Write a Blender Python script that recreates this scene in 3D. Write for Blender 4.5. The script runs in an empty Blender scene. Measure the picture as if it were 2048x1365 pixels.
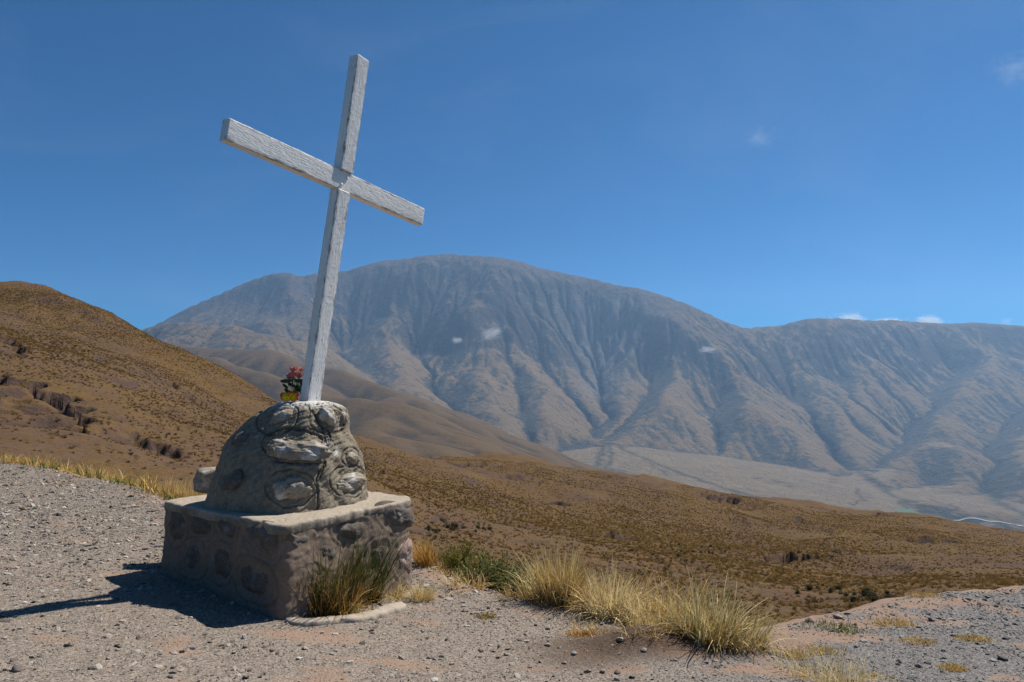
import bpy, bmesh, math, random
import numpy as np
from mathutils import Vector, Matrix, Euler

# ------------------------------------------------------------------ camera, sky, sun, exposure
S = bpy.context.scene
COL = S.collection
F_PX, HORIZON, CX, CY, EYE = 1365.0, 785.0, 1024.0, 682.5, 1.6
PITCH = math.atan((HORIZON - CY) / F_PX)
cam_data = bpy.data.cameras.new("camera")
cam_data.sensor_width = 36.0
cam_data.lens = 36.0 * F_PX / 2048.0
cam_data.clip_start = 0.05
cam_data.clip_end = 60000.0
cam = bpy.data.objects.new("camera", cam_data)
COL.objects.link(cam)
cam.location = (0, 0, EYE)
cam.rotation_euler = (math.pi / 2 + PITCH, 0, 0)
S.camera = cam

SUN_AZ, SUN_EL = math.radians(40.0), math.radians(53.0)   # azimuth counted from +X towards +Y
SUN_DIR = Vector((math.cos(SUN_AZ) * math.cos(SUN_EL), math.sin(SUN_AZ) * math.cos(SUN_EL), math.sin(SUN_EL)))
world = bpy.data.worlds.new("World")
S.world = world
world.use_nodes = True
wn = world.node_tree
wn.nodes.clear()
w_out = wn.nodes.new("ShaderNodeOutputWorld")
w_bg = wn.nodes.new("ShaderNodeBackground")
w_sky = wn.nodes.new("ShaderNodeTexSky")
w_sky.sky_type = 'NISHITA'
w_sky.sun_disc = False
w_sky.sun_elevation = SUN_EL
w_sky.sun_rotation = math.pi / 2 - SUN_AZ
w_sky.altitude = 3400
w_sky.air_density = 1.0
w_sky.dust_density = 0.2
w_sky.ozone_density = 4.0
w_hs = wn.nodes.new("ShaderNodeHueSaturation")
w_hs.inputs["Saturation"].default_value = 1.9
w_bg.inputs["Strength"].default_value = 0.054
wn.links.new(w_sky.outputs[0], w_hs.inputs["Color"])
# thin high veil of cirrus over the whole sky
w_tc = wn.nodes.new("ShaderNodeTexCoord"); w_mp = wn.nodes.new("ShaderNodeMapping"); w_mp.inputs["Scale"].default_value = (1.0, 2.2, 3.0); w_mp.inputs["Location"].default_value = (20.5, 8.8, 4)
w_no = wn.nodes.new("ShaderNodeTexNoise"); w_no.inputs["Scale"].default_value = 2.6; w_no.inputs["Detail"].default_value = 7; w_no.inputs["Roughness"].default_value = 0.6; w_no.inputs["Distortion"].default_value = 0.8
w_rp = wn.nodes.new("ShaderNodeValToRGB"); w_rp.color_ramp.elements[0].position = 0.5; w_rp.color_ramp.elements[0].color = (0, 0, 0, 1); w_rp.color_ramp.elements[1].position = 0.85; w_rp.color_ramp.elements[1].color = (0.05, 0.05, 0.05, 1)
w_mx = wn.nodes.new("ShaderNodeMix"); w_mx.data_type = 'RGBA'; w_mx.inputs[7].default_value = (9.0, 9.6, 10.4, 1)
wn.links.new(w_tc.outputs["Generated"], w_mp.inputs[0]); wn.links.new(w_mp.outputs[0], w_no.inputs["Vector"]); wn.links.new(w_no.outputs["Fac"], w_rp.inputs[0])
wn.links.new(w_rp.outputs[0], w_mx.inputs[0]); wn.links.new(w_hs.outputs[0], w_mx.inputs[6])
wn.links.new(w_mx.outputs[2], w_bg.inputs["Color"])
wn.links.new(w_bg.outputs[0], w_out.inputs["Surface"])

sun_data = bpy.data.lights.new("sun", 'SUN')
sun_data.energy = 5.0
sun_data.angle = math.radians(0.53)
sun_data.color = (1.0, 0.95, 0.87)
sun = bpy.data.objects.new("sun", sun_data)
COL.objects.link(sun)
sun.rotation_euler = (-SUN_DIR).to_track_quat('-Z', 'Y').to_euler()

S.view_settings.view_transform = 'Standard'
S.view_settings.look = 'None'
S.view_settings.exposure = 0.6
S.view_settings.gamma = 1.0
S.view_settings.use_curve_mapping = False
S.render.engine = 'CYCLES'
S.cycles.use_denoising = True
S.cycles.max_bounces = 6
S.cycles.diffuse_bounces = 3
S.cycles.glossy_bounces = 2
S.cycles.transmission_bounces = 3
S.cycles.transparent_max_bounces = 8
S.cycles.volume_bounces = 2
S.cycles.sample_clamp_indirect = 4.0

rng = np.random.default_rng(7)
random.seed(7)

# ------------------------------------------------------------------ helpers: projection, noise, meshes
def at(px, py, Y):
    """World point at depth Y (metres ahead) that the photograph shows at (px, py)."""
    c, s = math.cos(PITCH), math.sin(PITCH)
    a, b = (px - CX) / F_PX, (CY - py) / F_PX
    dy, dz = c - b * s, s + b * c
    k = Y / dy
    return Vector((a * k, Y, EYE + dz * k))

def on_plane(px, py, z):
    c, s = math.cos(PITCH), math.sin(PITCH)
    a, b = (px - CX) / F_PX, (CY - py) / F_PX
    dy, dz = c - b * s, s + b * c
    k = (z - EYE) / dz
    return Vector((a * k, dy * k, z))

def to_px(P):
    P = np.asarray(P, float)
    c, s = math.cos(PITCH), math.sin(PITCH)
    x, y, z = P[..., 0], P[..., 1], P[..., 2] - EYE
    fw, up = y * c + z * s, -y * s + z * c
    return CX + F_PX * x / fw, CY - F_PX * up / fw

def _hash(ix, iy, seed):
    h = (ix.astype(np.int64) * 374761393 + iy.astype(np.int64) * 668265263 + seed * 1442695041) & 0xFFFFFFFF
    h = ((h ^ (h >> 13)) * 1274126177) & 0xFFFFFFFF
    return ((h ^ (h >> 16)) & 0xFFFFFF) / float(0xFFFFFF)

def noise2(x, y, seed=0):
    x = np.asarray(x, float); y = np.asarray(y, float)
    ix, iy = np.floor(x), np.floor(y)
    fx, fy = x - ix, y - iy
    ix = ix.astype(np.int64); iy = iy.astype(np.int64)
    def g(ox, oy):
        a = _hash(ix + ox, iy + oy, seed) * 2 * math.pi
        return np.cos(a) * (fx - ox) + np.sin(a) * (fy - oy)
    u = fx ** 3 * (fx * (fx * 6 - 15) + 10); v = fy ** 3 * (fy * (fy * 6 - 15) + 10)
    return 1.5 * ((g(0, 0) * (1 - u) + g(1, 0) * u) * (1 - v) + (g(0, 1) * (1 - u) + g(1, 1) * u) * v)

def fbm(x, y, octaves=4, seed=0, gain=0.5, ridged=False):
    t = 0; a = 1.0; f = 1.0
    for o in range(octaves):
        n = noise2(x * f + 17.3 * o, y * f - 9.1 * o, seed + o)
        t = t + a * ((1 - 2 * np.abs(n)) if ridged else n)
        a *= gain; f *= 2.03
    return t

def smooth(a, b, x):
    t = np.clip((x - a) / (b - a), 0, 1)
    return t * t * (3 - 2 * t)

def mesh_np(name, verts, faces, smooth_shade=True):
    """verts (n,3), faces (m,3|4) -> mesh"""
    me = bpy.data.meshes.new(name)
    verts = np.ascontiguousarray(verts, dtype=np.float32); faces = np.ascontiguousarray(faces, dtype=np.int32)
    n, k = faces.shape
    me.vertices.add(len(verts)); me.vertices.foreach_set("co", verts.ravel())
    me.loops.add(n * k); me.loops.foreach_set("vertex_index", faces.ravel())
    me.polygons.add(n)
    me.polygons.foreach_set("loop_start", np.arange(0, n * k, k, dtype=np.int32))
    me.polygons.foreach_set("use_smooth", np.full(n, smooth_shade, dtype=bool))
    me.update(calc_edges=True)
    return me

def grid_faces(ny, nx, keep=None, wrap=False):
    i = np.arange(ny * nx).reshape(ny, nx)
    if wrap:
        j = np.roll(i, -1, axis=1)
        f = np.stack([i[:-1], j[:-1], j[1:], i[1:]], -1)
    else:
        f = np.stack([i[:-1, :-1], i[:-1, 1:], i[1:, 1:], i[1:, :-1]], -1)
    f = f.reshape(-1, 4)
    return f if keep is None else f[keep.ravel()]

def add_attr(me, name, arr, typ='FLOAT'):
    a = me.attributes.new(name, typ, 'POINT')
    arr = np.ascontiguousarray(arr, dtype=np.int32 if typ == 'INT' else np.float32)
    key = {'FLOAT': 'value', 'INT': 'value', 'FLOAT_VECTOR': 'vector', 'FLOAT_COLOR': 'color'}[typ]
    a.data.foreach_set(key, arr.ravel())

def link(name, me, mat=None, parent=None, kind=None, label=None, cat=None, group=None, loc=None):
    o = bpy.data.objects.new(name, me)
    COL.objects.link(o)
    if mat is not None:
        me.materials.clear(); me.materials.append(mat)
    if parent is not None: o.parent = parent
    if loc is not None: o.location = loc
    tag(o, label, cat, group, kind)
    return o

def tag(o, label=None, cat=None, group=None, kind=None):
    if label: o["label"] = label
    if cat: o["category"] = cat
    if group: o["group"] = group
    if kind: o["kind"] = kind

def empty(name, loc, label, cat, group=None):
    o = bpy.data.objects.new(name, None)
    COL.objects.link(o); o.location = loc
    o.empty_display_size = 0.1
    tag(o, label, cat, group)
    return o

# ------------------------------------------------------------------ material helper
class NT:
    """Small node-tree writer."""
    def __init__(s, name):
        s.m = bpy.data.materials.new(name); s.m.use_nodes = True
        s.t = s.m.node_tree; s.t.nodes.clear()
        s.out = s.t.nodes.new("ShaderNodeOutputMaterial")
    def n(s, typ, **kw):
        nd = s.t.nodes.new(typ)
        for k, v in kw.items():
            if k.startswith("i_"):
                key = k[2:].replace("_", " ")
                nd.inputs[key].default_value = v
            else: setattr(nd, k, v)
        return nd
    def l(s, a, b): s.t.links.new(a, b)
    def val(s, x, sock):
        if hasattr(x, "is_output"): s.l(x, sock)
        else: sock.default_value = x
    def coord(s, kind="Object", scale=(1, 1, 1), loc=(0, 0, 0), rot=(0, 0, 0)):
        tc = s.n("ShaderNodeTexCoord"); mp = s.n("ShaderNodeMapping")
        mp.inputs["Scale"].default_value = scale; mp.inputs["Location"].default_value = loc; mp.inputs["Rotation"].default_value = rot
        s.l(tc.outputs[kind], mp.inputs["Vector"]); return mp.outputs[0]
    def noise(s, vec, scale, detail=4, rough=0.55, dist=0.0):
        nd = s.n("ShaderNodeTexNoise"); s.l(vec, nd.inputs["Vector"])
        nd.inputs["Scale"].default_value = scale; nd.inputs["Detail"].default_value = detail
        nd.inputs["Roughness"].default_value = rough; nd.inputs["Distortion"].default_value = dist
        return nd.outputs["Fac"]
    def voro(s, vec, scale, feature='F1', out="Distance"):
        nd = s.n("ShaderNodeTexVoronoi", feature=feature); s.l(vec, nd.inputs["Vector"]); nd.inputs["Scale"].default_value = scale
        return nd.outputs[out]
    def ramp(s, fac, stops, interp='LINEAR'):
        nd = s.n("ShaderNodeValToRGB"); cr = nd.color_ramp; cr.interpolation = interp
        while len(cr.elements) < len(stops): cr.elements.new(0.5)
        for e, (p, c) in zip(cr.elements, stops):
            e.position = p; e.color = (c, c, c, 1) if isinstance(c, (int, float)) else (*c, 1)
        s.l(fac, nd.inputs[0]); return nd.outputs[0]
    def mix(s, fac, a, b, mode='MIX'):
        nd = s.n("ShaderNodeMix", data_type='RGBA', blend_type=mode)
        s.val(fac, nd.inputs[0])
        for x, i in ((a, 6), (b, 7)):
            if isinstance(x, tuple): x = (*x, 1) if len(x) == 3 else x
            s.val(x, nd.inputs[i])
        return nd.outputs[2]
    def math(s, op, a, b=0.0):
        nd = s.n("ShaderNodeMath", operation=op); s.val(a, nd.inputs[0]); s.val(b, nd.inputs[1]); return nd.outputs[0]
    def attr(s, name, out="Fac", typ='GEOMETRY'):
        nd = s.n("ShaderNodeAttribute", attribute_name=name, attribute_type=typ); return nd.outputs[out]
    def bump(s, h, strength, dist, normal=None):
        nd = s.n("ShaderNodeBump"); nd.inputs["Strength"].default_value = strength; nd.inputs["Distance"].default_value = dist
        s.l(h, nd.inputs["Height"])
        if normal is not None: s.l(normal, nd.inputs["Normal"])
        return nd.outputs[0]
    def done(s, color, rough=0.9, normal=None, spec=0.2, **kw):
        b = s.n("ShaderNodeBsdfPrincipled")
        if isinstance(color, tuple): color = (*color, 1) if len(color) == 3 else color
        s.val(color, b.inputs["Base Color"]); s.val(rough, b.inputs["Roughness"])
        b.inputs["Specular IOR Level"].default_value = spec
        for k, v in kw.items(): s.val(v, b.inputs[k])
        if normal is not None: s.l(normal, b.inputs["Normal"])
        s.l(b.outputs[0], s.out.inputs["Surface"])
        return s.m

# ------------------------------------------------------------------ terrain tools
def erode(z, dx, steps, K, m=0.45, diff=0.0, fixed=None):
    """Stream-power erosion on a regular grid; returns heights and drainage area."""
    ny, nx = z.shape; N = ny * nx
    idx = np.arange(N).reshape(ny, nx)
    offs = [(-1, -1), (-1, 0), (-1, 1), (0, -1), (0, 1), (1, -1), (1, 0), (1, 1)]
    if fixed is None: fixed = np.zeros(z.shape, bool)
    A = None
    for it in range(steps):
        zp = np.pad(z, 1, mode='edge')
        best = np.zeros_like(z); rec = idx.copy(); dist = np.full(z.shape, dx)
        for oy, ox in offs:
            d = dx * math.hypot(oy, ox)
            s = (z - zp[1 + oy:1 + oy + ny, 1 + ox:1 + ox + nx]) / d
            b = s > best
            best = np.where(b, s, best); dist = np.where(b, d, dist); rec = np.where(b, idx + oy * nx + ox, rec)
        rec = np.where(fixed, idx, rec).ravel()
        depth = (rec != idx.ravel()).astype(np.int32); ptr = rec.copy()
        for _ in range(14):
            nd = depth + depth[ptr]
            if (nd == depth).all(): break
            depth = nd; ptr = ptr[ptr]
        order = np.argsort(depth, kind='stable'); ds = depth[order]
        st = np.searchsorted(ds, np.arange(ds[-1] + 2))
        A = np.full(N, dx * dx)
        for l in range(ds[-1], 0, -1):
            ii = order[st[l]:st[l + 1]]
            np.add.at(A, rec[ii], A[ii])
        Fr = K * A ** m / dist.ravel()
        zz = z.ravel().copy()
        for l in range(1, ds[-1] + 1):
            ii = order[st[l]:st[l + 1]]
            f = Fr[ii]; zz[ii] = (zz[ii] + f * np.minimum(zz[rec[ii]], zz[ii])) / (1 + f)
        z = zz.reshape(ny, nx)
        if diff:
            zp = np.pad(z, 1, mode='edge')
            lap = zp[:-2, 1:-1] + zp[2:, 1:-1] + zp[1:-1, :-2] + zp[1:-1, 2:] - 4 * z
            z = np.where(fixed, z, z + diff * lap)
    return z, A.reshape(ny, nx)

def blur(a, n):
    for _ in range(n):
        p = np.pad(a, 1, mode='edge')
        a = (p[:-2, 1:-1] + p[2:, 1:-1] + p[1:-1, :-2] + p[1:-1, 2:] + 4 * a) / 8
    return a

def up2(a):
    ny, nx = a.shape
    y = np.linspace(0, ny - 1, 2 * ny - 1); x = np.linspace(0, nx - 1, 2 * nx - 1)
    y0 = np.minimum(y.astype(int), ny - 2); x0 = np.minimum(x.astype(int), nx - 2)
    fy = (y - y0)[:, None]; fx = (x - x0)[None]
    return (a[y0][:, x0] * (1 - fy) * (1 - fx) + a[y0][:, x0 + 1] * (1 - fy) * fx
            + a[y0 + 1][:, x0] * fy * (1 - fx) + a[y0 + 1][:, x0 + 1] * fy * fx)

def ridge_field(X, Y, pts, slope, power=1.0, ref=1000.0):
    """Height of flanks falling away from a 3-D crest line."""
    best = np.full(X.shape, -1e9)
    for (x0, y0, z0), (x1, y1, z1) in zip(pts[:-1], pts[1:]):
        dx, dy = x1 - x0, y1 - y0
        t = np.clip(((X - x0) * dx + (Y - y0) * dy) / (dx * dx + dy * dy + 1e-9), 0, 1)
        d = np.hypot(X - x0 - t * dx, Y - y0 - t * dy)
        best = np.maximum(best, z0 + t * (z1 - z0) - slope * ref * (d / ref) ** power)
    return best

def crest(*p, lift=0): return [tuple(at(q[0], q[1] - lift, q[2])) for q in p]

def match_skyline(X, Y, Z, sky, base, its=3, width=7):
    """Raise or lower the crest country smoothly so that its skyline runs where it should."""
    kx, ky = zip(*sky)
    for _ in range(its):
        px, py = to_px(np.stack([X, Y, Z], -1))
        nb = 400; lo, hi = min(kx), max(kx)
        b = np.clip(((px - lo) / (hi - lo) * nb).astype(int), 0, nb - 1)
        ok = (px >= lo) & (px <= hi)
        top = np.full(nb, 1e9); np.minimum.at(top, b[ok], py[ok])
        cx = lo + (np.arange(nb) + 0.5) / nb * (hi - lo)
        want = np.interp(cx, kx, ky)
        diff = np.where(top < 1e8, top - want, 0)
        diff = np.convolve(np.pad(diff, width, mode='edge'), np.ones(2 * width + 1) / (2 * width + 1), 'valid')
        dd = np.interp(px, cx, diff)
        tp = np.interp(px, cx, np.where(top < 1e8, top, want))
        w = smooth(base, 0, py - tp)                # 1 at the skyline, 0 `base` pixels lower
        Z = Z + dd / F_PX * Y * w
    return Z

# ------------------------------------------------------------------ far mountains (kilometres away)
def far_material():
    m = NT("mountain_scree_and_grass")
    v = m.coord("Object", (0.001, 0.001, 0.001))
    ridge = m.attr("ridge"); alt = m.attr("alt"); steep = m.attr("steep")
    n1 = m.noise(v, 2.2, 6, 0.6); n2 = m.noise(v, 14.0, 7, 0.65, 0.4); n3 = m.noise(v, 70.0, 5, 0.7)
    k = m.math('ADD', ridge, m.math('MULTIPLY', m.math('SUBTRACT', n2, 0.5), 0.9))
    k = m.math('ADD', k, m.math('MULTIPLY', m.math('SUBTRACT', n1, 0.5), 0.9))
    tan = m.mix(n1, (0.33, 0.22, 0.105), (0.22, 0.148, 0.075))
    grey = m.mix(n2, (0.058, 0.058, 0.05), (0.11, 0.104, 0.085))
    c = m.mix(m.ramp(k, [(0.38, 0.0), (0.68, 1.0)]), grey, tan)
    # bare purplish-grey summit rock above, dark crags where it is steepest
    rock = m.mix(n2, (0.07, 0.055, 0.05), (0.135, 0.105, 0.085))
    hi = m.math('ADD', alt, m.math('MULTIPLY', m.math('SUBTRACT', n1, 0.5), 0.5))
    c = m.mix(m.ramp(hi, [(0.50, 0.0), (0.80, 0.85)]), c, rock)
    crag = m.math('ADD', steep, m.math('MULTIPLY', m.math('SUBTRACT', n3, 0.5), 0.5))
    c = m.mix(m.ramp(crag, [(0.62, 0.0), (0.9, 0.85)]), c, (0.055, 0.052, 0.05))
    scr = m.attr("scree")
    c = m.mix(m.math('MULTIPLY', scr, 1.0), c, m.mix(n3, (0.15, 0.15, 0.145), (0.25, 0.245, 0.235)))
    # valley floor: pale fans and plots
    fl = m.attr("flat")
    plots = m.n("ShaderNodeTexVoronoi"); plots.inputs["Scale"].default_value = 5.5; m.l(v, plots.inputs["Vector"])
    field = m.mix(m.math('MULTIPLY', plots.outputs["Color"], 1.0), (0.27, 0.195, 0.115), (0.35, 0.26, 0.155))
    edge = m.voro(v, 5.5, 'DISTANCE_TO_EDGE')
    field = m.mix(m.ramp(edge, [(0.0, 0.3), (0.03, 0.0)]), field, (0.13, 0.12, 0.08))
    c = m.mix(fl, c, field)
    c = m.mix(m.attr("gully"), c, (0.06, 0.062, 0.05))
    c = m.mix(m.math('MULTIPLY', m.attr("stream"), m.ramp(n3, [(0.3, 0.5), (0.6, 1.0)])), c, (0.045, 0.05, 0.035))
    c = m.mix(m.math('MULTIPLY', m.math('SUBTRACT', n3, 0.35), 0.8), c, (0.06, 0.055, 0.05))
    bn = m.bump(m.math('ADD', m.math('MULTIPLY', n2, 1.0), m.math('MULTIPLY', n3, 0.35)), 1.0, 120.0)
    return m.done(c, 0.95, bn, 0.05)

def build_far():
    dx = 44.0
    xs = np.arange(-7600, 10200, dx); ys = np.arange(4000, 13400, dx)
    X, Y = np.meshgrid(xs, ys)
    sky1 = [(200, 690), (255, 672), (310, 650), (370, 618), (430, 592), (490, 565), (540, 548), (575, 545), (600, 553), (640, 545), (690, 543),
            (720, 533), (760, 522), (800, 519), (850, 511), (900, 508), (920, 510), (960, 512), (1000, 515), (1040, 523), (1080, 536), (1130, 547), (1190, 559),
            (1240, 572), (1280, 577), (1330, 592), (1380, 610), (1420, 629), (1450, 643), (1490, 657),
            (1520, 654), (1560, 652), (1590, 643), (1620, 637), (1680, 637), (1740, 642), (1780, 640), (1810, 642), (1860, 646), (1900, 648), (1950, 645), (2000, 649), (2048, 652), (2200, 660), (2500, 690)]
    dep1 = lambda p: np.interp(p, [200, 560, 900, 1250, 1490, 1700, 2500], [11800, 11300, 10500, 10100, 9900, 10300, 10800])
    main = [tuple(at(a, b, float(dep1(a)))) for a, b in sky1]
    Z = ridge_field(X, Y, main, 0.80, 0.9, 2500)
    spurs = [
        crest((1380, 610, 10000), (1392, 690, 9100), (1480, 770, 8300), (1600, 862, 7300), (1660, 930, 6500), (1670, 985, 5800)),
        crest((1300, 585, 10100), (1330, 700, 8900), (1390, 800, 8000), (1440, 890, 7200), (1490, 960, 6400), (1560, 1005, 5500)),
        crest((1250, 580, 10150), (1262, 700, 9000), (1290, 800, 8000), (1330, 880, 7200), (1380, 945, 6400), (1430, 985, 5800)),
        crest((1060, 530, 10350), (1090, 640, 9300), (1128, 750, 8300), (1160, 850, 7300), (1180, 890, 6900)),
        crest((960, 512, 10450), (970, 650, 9200), (1010, 740, 8300), (1050, 810, 7400), (1080, 880, 6700)),
        crest((850, 512, 10700), (880, 640, 9300), (920, 740, 8200), (960, 800, 7300), (990, 870, 6500)),
        crest((720, 533, 10800), (740, 640, 9400), (790, 720, 8300), (860, 790, 7200), (900, 850, 6300)),
        crest((560, 546, 11300), (600, 620, 10000), (650, 680, 8900), (720, 760, 7700)),
        crest((160, 662, 8200), (255, 656, 7900), (380, 655, 7700), (480, 653, 7600), (560, 662, 7700), (650, 668, 8000)),
        crest((480, 653, 7600), (560, 730, 6400), (660, 770, 5800)),
        crest((255, 656, 7900), (330, 700, 6500), (400, 740, 5600)),
        crest((1640, 638, 10300), (1700, 690, 9500), (1680, 740, 8900), (1625, 790, 8300)),
        crest((1780, 641, 10400), (1800, 700, 9500), (1760, 790, 8400), (1700, 850, 7700), (1690, 890, 7200)),
        crest((1900, 648, 10500), (1900, 720, 9300), (1860, 800, 8200), (1800, 890, 7000), (1770, 950, 6200), (1760, 1000, 5500)),
        crest((2010, 650, 10600), (2020, 740, 9000), (1960, 830, 7800), (1920, 900, 6800), (1890, 980, 5800), (1885, 1025, 5050)),
        crest((2200, 660, 10700), (2150, 760, 8600), (2060, 850, 7400), (2040, 930, 6300), (2020, 1000, 5400), (2015, 1040, 4800)),
        crest((2400, 680, 10800), (2330, 800, 8300), (2230, 950, 6000), (2190, 1020, 5000)),
    ]
    toes = [crest((1225, 872, 7150), (1300, 908, 6800), (1400, 942, 6300), (1500, 972, 5800), (1600, 992, 5500), (1655, 1000, 5450)),
            crest((1735, 985, 5650), (1830, 1008, 5300), (1900, 1024, 5000), (2048, 1046, 4700), (2250, 1065, 4500))]
    wx = 330 * fbm(X / 1900, Y / 1900, 3, 41) + 90 * fbm(X / 520, Y / 520, 2, 43); wy = 330 * fbm(X / 1900, Y / 1900, 3, 45)
    damp = smooth(-900, -300, Z) 
    X0, Y0 = X, Y
    X, Y = X + wx * damp, Y + wy * damp
    Zs = np.full(X.shape, -1e9)
    for t_ in toes:
        Zs = np.maximum(Zs, ridge_field(X, Y, t_, 0.26, 1.0, 1000))
    for s_ in spurs:
        Zs = np.maximum(Zs, ridge_field(X, Y, s_[1:], 0.60, 1.0, 1000))
        Zs = np.maximum(Zs, ridge_field(X, Y, [tuple(Vector(s_[0]) * 0.5 + Vector(s_[1]) * 0.5 - Vector((0, 0, 40))), s_[1]], 0.60, 1.0, 1000))
    X, Y = X0, Y0
    Z = np.maximum(Z, Zs)
    # valley floor falls to the right, with two fans at the mouths of the gullies
    floor = -712 - 0.068 * (X - 600) + 0.012 * (Y - 6500)
    floor = np.maximum(floor, -1050)
    def fan(px, py, yy, g):
        a = at(px, py, yy); return a.z - g * np.hypot(X - a.x, Y - a.y)
    floor = np.maximum(floor, fan(1212, 885, 7000, 0.125))
    floor = np.maximum(floor, fan(1705, 965, 6100, 0.09))
    warp = fbm(X / 900, Y / 900, 4, 3)
    Z = Z + 110 * warp + 70 * fbm(X / 420, Y / 420, 3, 15) + 20 * fbm(X / 220, Y / 220, 4, 11)
    # main drainage lines cut as broad V valleys
    for v_, s_, p_ in ((crest((1205, 610, 9900), (1205, 700, 9000), (1207, 790, 8000), (1212, 885, 7000)), 0.40, 1.0),
                   (crest((1495, 672, 9800), (1555, 740, 8900), (1605, 800, 8100), (1640, 865, 7300), (1690, 935, 6500), (1720, 975, 6000)), 0.42, 1.0),
                   (crest((1950, 720, 9400), (1925, 765, 8900), (1868, 805, 8300), (1820, 855, 7600), (1790, 905, 7000), (1752, 965, 6100)), 0.45, 1.0),
                   (crest((780, 655, 9600), (830, 720, 8600), (895, 800, 7400), (950, 870, 6500)), 0.42, 1.0),
                   (crest((2080, 790, 8600), (2000, 880, 7200), (1955, 960, 6100)), 0.42, 1.0),
                   (crest((1075, 690, 9000), (1125, 775, 8100), (1175, 860, 7200), (1195, 890, 6900)), 0.50, 1.0),
                   (crest((1345, 700, 8900), (1300, 790, 8000), (1245, 880, 7000)), 0.50, 1.0),
                   (crest((1440, 740, 8600), (1440, 840, 7500), (1420, 930, 6500)), 0.52, 1.0),
                   (crest((1010, 700, 8900), (1030, 790, 7700), (1060, 880, 6600)), 0.50, 1.0),
                   (crest((640, 640, 10000), (690, 710, 8800), (760, 790, 7300)), 0.45, 1.0),
                   (crest((1720, 700, 9500), (1690, 790, 8300), (1660, 840, 7700)), 0.50, 1.0)):
        v_ = [tuple(Vector((0, 0, EYE)) + (Vector(q) - Vector((0, 0, EYE))) * (1.075 if 0 < k < len(v_) - 1 else 1.03)) for k, q in enumerate(v_)]   # a little deeper into the massif
        s_ *= 1.5
        cut = np.full(X.shape, 1e9)
        jx, jy = X + 120 * fbm(X / 700, Y / 700, 2, 47), Y + 120 * fbm(X / 700, Y / 700, 2, 48)
        for (x0, y0, z0), (x1, y1, z1) in zip(v_[:-1], v_[1:]):
            ex, ey = x1 - x0, y1 - y0
            t = np.clip(((jx - x0) * ex + (jy - y0) * ey) / (ex * ex + ey * ey), 0, 1)
            cut = np.minimum(cut, z0 + t * (z1 - z0) + s_ * np.hypot(jx - x0 - t * ex, jy - y0 - t * ey))
        Z = np.where(cut < Z, cut + 0.10 * (Z - cut) * smooth(0, 500, Z - cut), Z)
    # the great scar: a funnel eaten into the face
    sc = at(1205, 640, 9500)
    dsx = (X - sc.x) / 620; dsy = (Y - sc.y) / 1150
    rr = np.sqrt(dsx ** 2 + dsy ** 2)
    Z = Z - 120 * np.exp(-(rr / 0.85) ** 4) * smooth(-1.6, 0.4, dsy)
    fixed = Z <= floor
    Z = np.maximum(Z, floor)
    Z, A = erode(Z, dx, 55, 0.0078 * np.clip(1 + 1.1 * fbm(X / 1300, Y / 1300, 3, 49), 0.25, 2.2).ravel(), 0.50, 0.08, fixed)
    Z = up2(Z); fixed = up2(fixed.astype(float)) > 0.5; dx /= 2
    xs = np.linspace(xs[0], xs[-1], Z.shape[1]); ys = np.linspace(ys[0], ys[-1], Z.shape[0])
    X, Y = np.meshgrid(xs, ys)
    Z = Z + np.where(fixed, 0, 16 * fbm(X / 260, Y / 260, 4, 19, 0.55, True) * smooth(-700, 300, Z) + 10 * fbm(X / 110, Y / 110, 4, 21))
    Z, A = erode(Z, dx, 24, 0.0125, 0.48, 0.018, fixed)
    Z = match_skyline(X, Y, Z, sky1, 110, 5, 2)
    gy, gx = np.gradient(Z, dx)
    slope = np.hypot(gx, gy)
    conv = (Z - blur(Z, 60)) / 40
    conv2 = (Z - blur(Z, 12)) / 12
    ridge = np.clip(0.5 + 0.22 * conv + 0.16 * conv2 - 0.22 * blur(gx, 4) / 0.5, 0, 1)  # right-facing flanks grassier tan; left-facing ones greyer, flank shade put into the colour
    # gullies that dry out on the fans
    flow = np.clip((np.log10(A) - 4.9) / 1.6, 0, 1)
    flat = smooth(0.24, 0.12, blur(slope, 3)) * smooth(0.3, -0.1, (Z + 450) / 400)
    px, py = to_px(np.stack([X, Y, Z], -1))
    scree = np.exp(-(((px - 1205) / (34 + 0.42 * np.clip(790 - py, 0, 200))) ** 2)) * smooth(820, 770, py) * smooth(570, 620, py) * (py > 500)
    crag = np.exp(-(((px - 1215) / 80) ** 2)) * smooth(575, 600, py) * smooth(680, 630, py) * 0.7
    sc_noise = fbm(px / 9, py / 60, 3, 5)
    scree = np.clip(scree * (0.75 + 0.7 * sc_noise), 0, 1)
    steep = np.clip((slope - 0.35) / 0.9 + crag, 0, 1)
    # bushes along the stream beds that cross the fans
    stream = np.zeros(X.shape)
    Ys_ = np.linspace(4100, 12000, 1500)
    def hit(qx, qy):
        xx = (qx - CX) / F_PX * Ys_
        ii = np.clip(((xx - xs[0]) / dx).astype(int), 0, len(xs) - 1); jj = np.clip(((Ys_ - ys[0]) / dx).astype(int), 0, len(ys) - 1)
        k = np.where(to_px(np.stack([xx, Ys_, Z[jj, ii]], -1))[1] <= qy)[0]
        k = k[0] if len(k) else 0
        return xx[k], Ys_[k]
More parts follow.
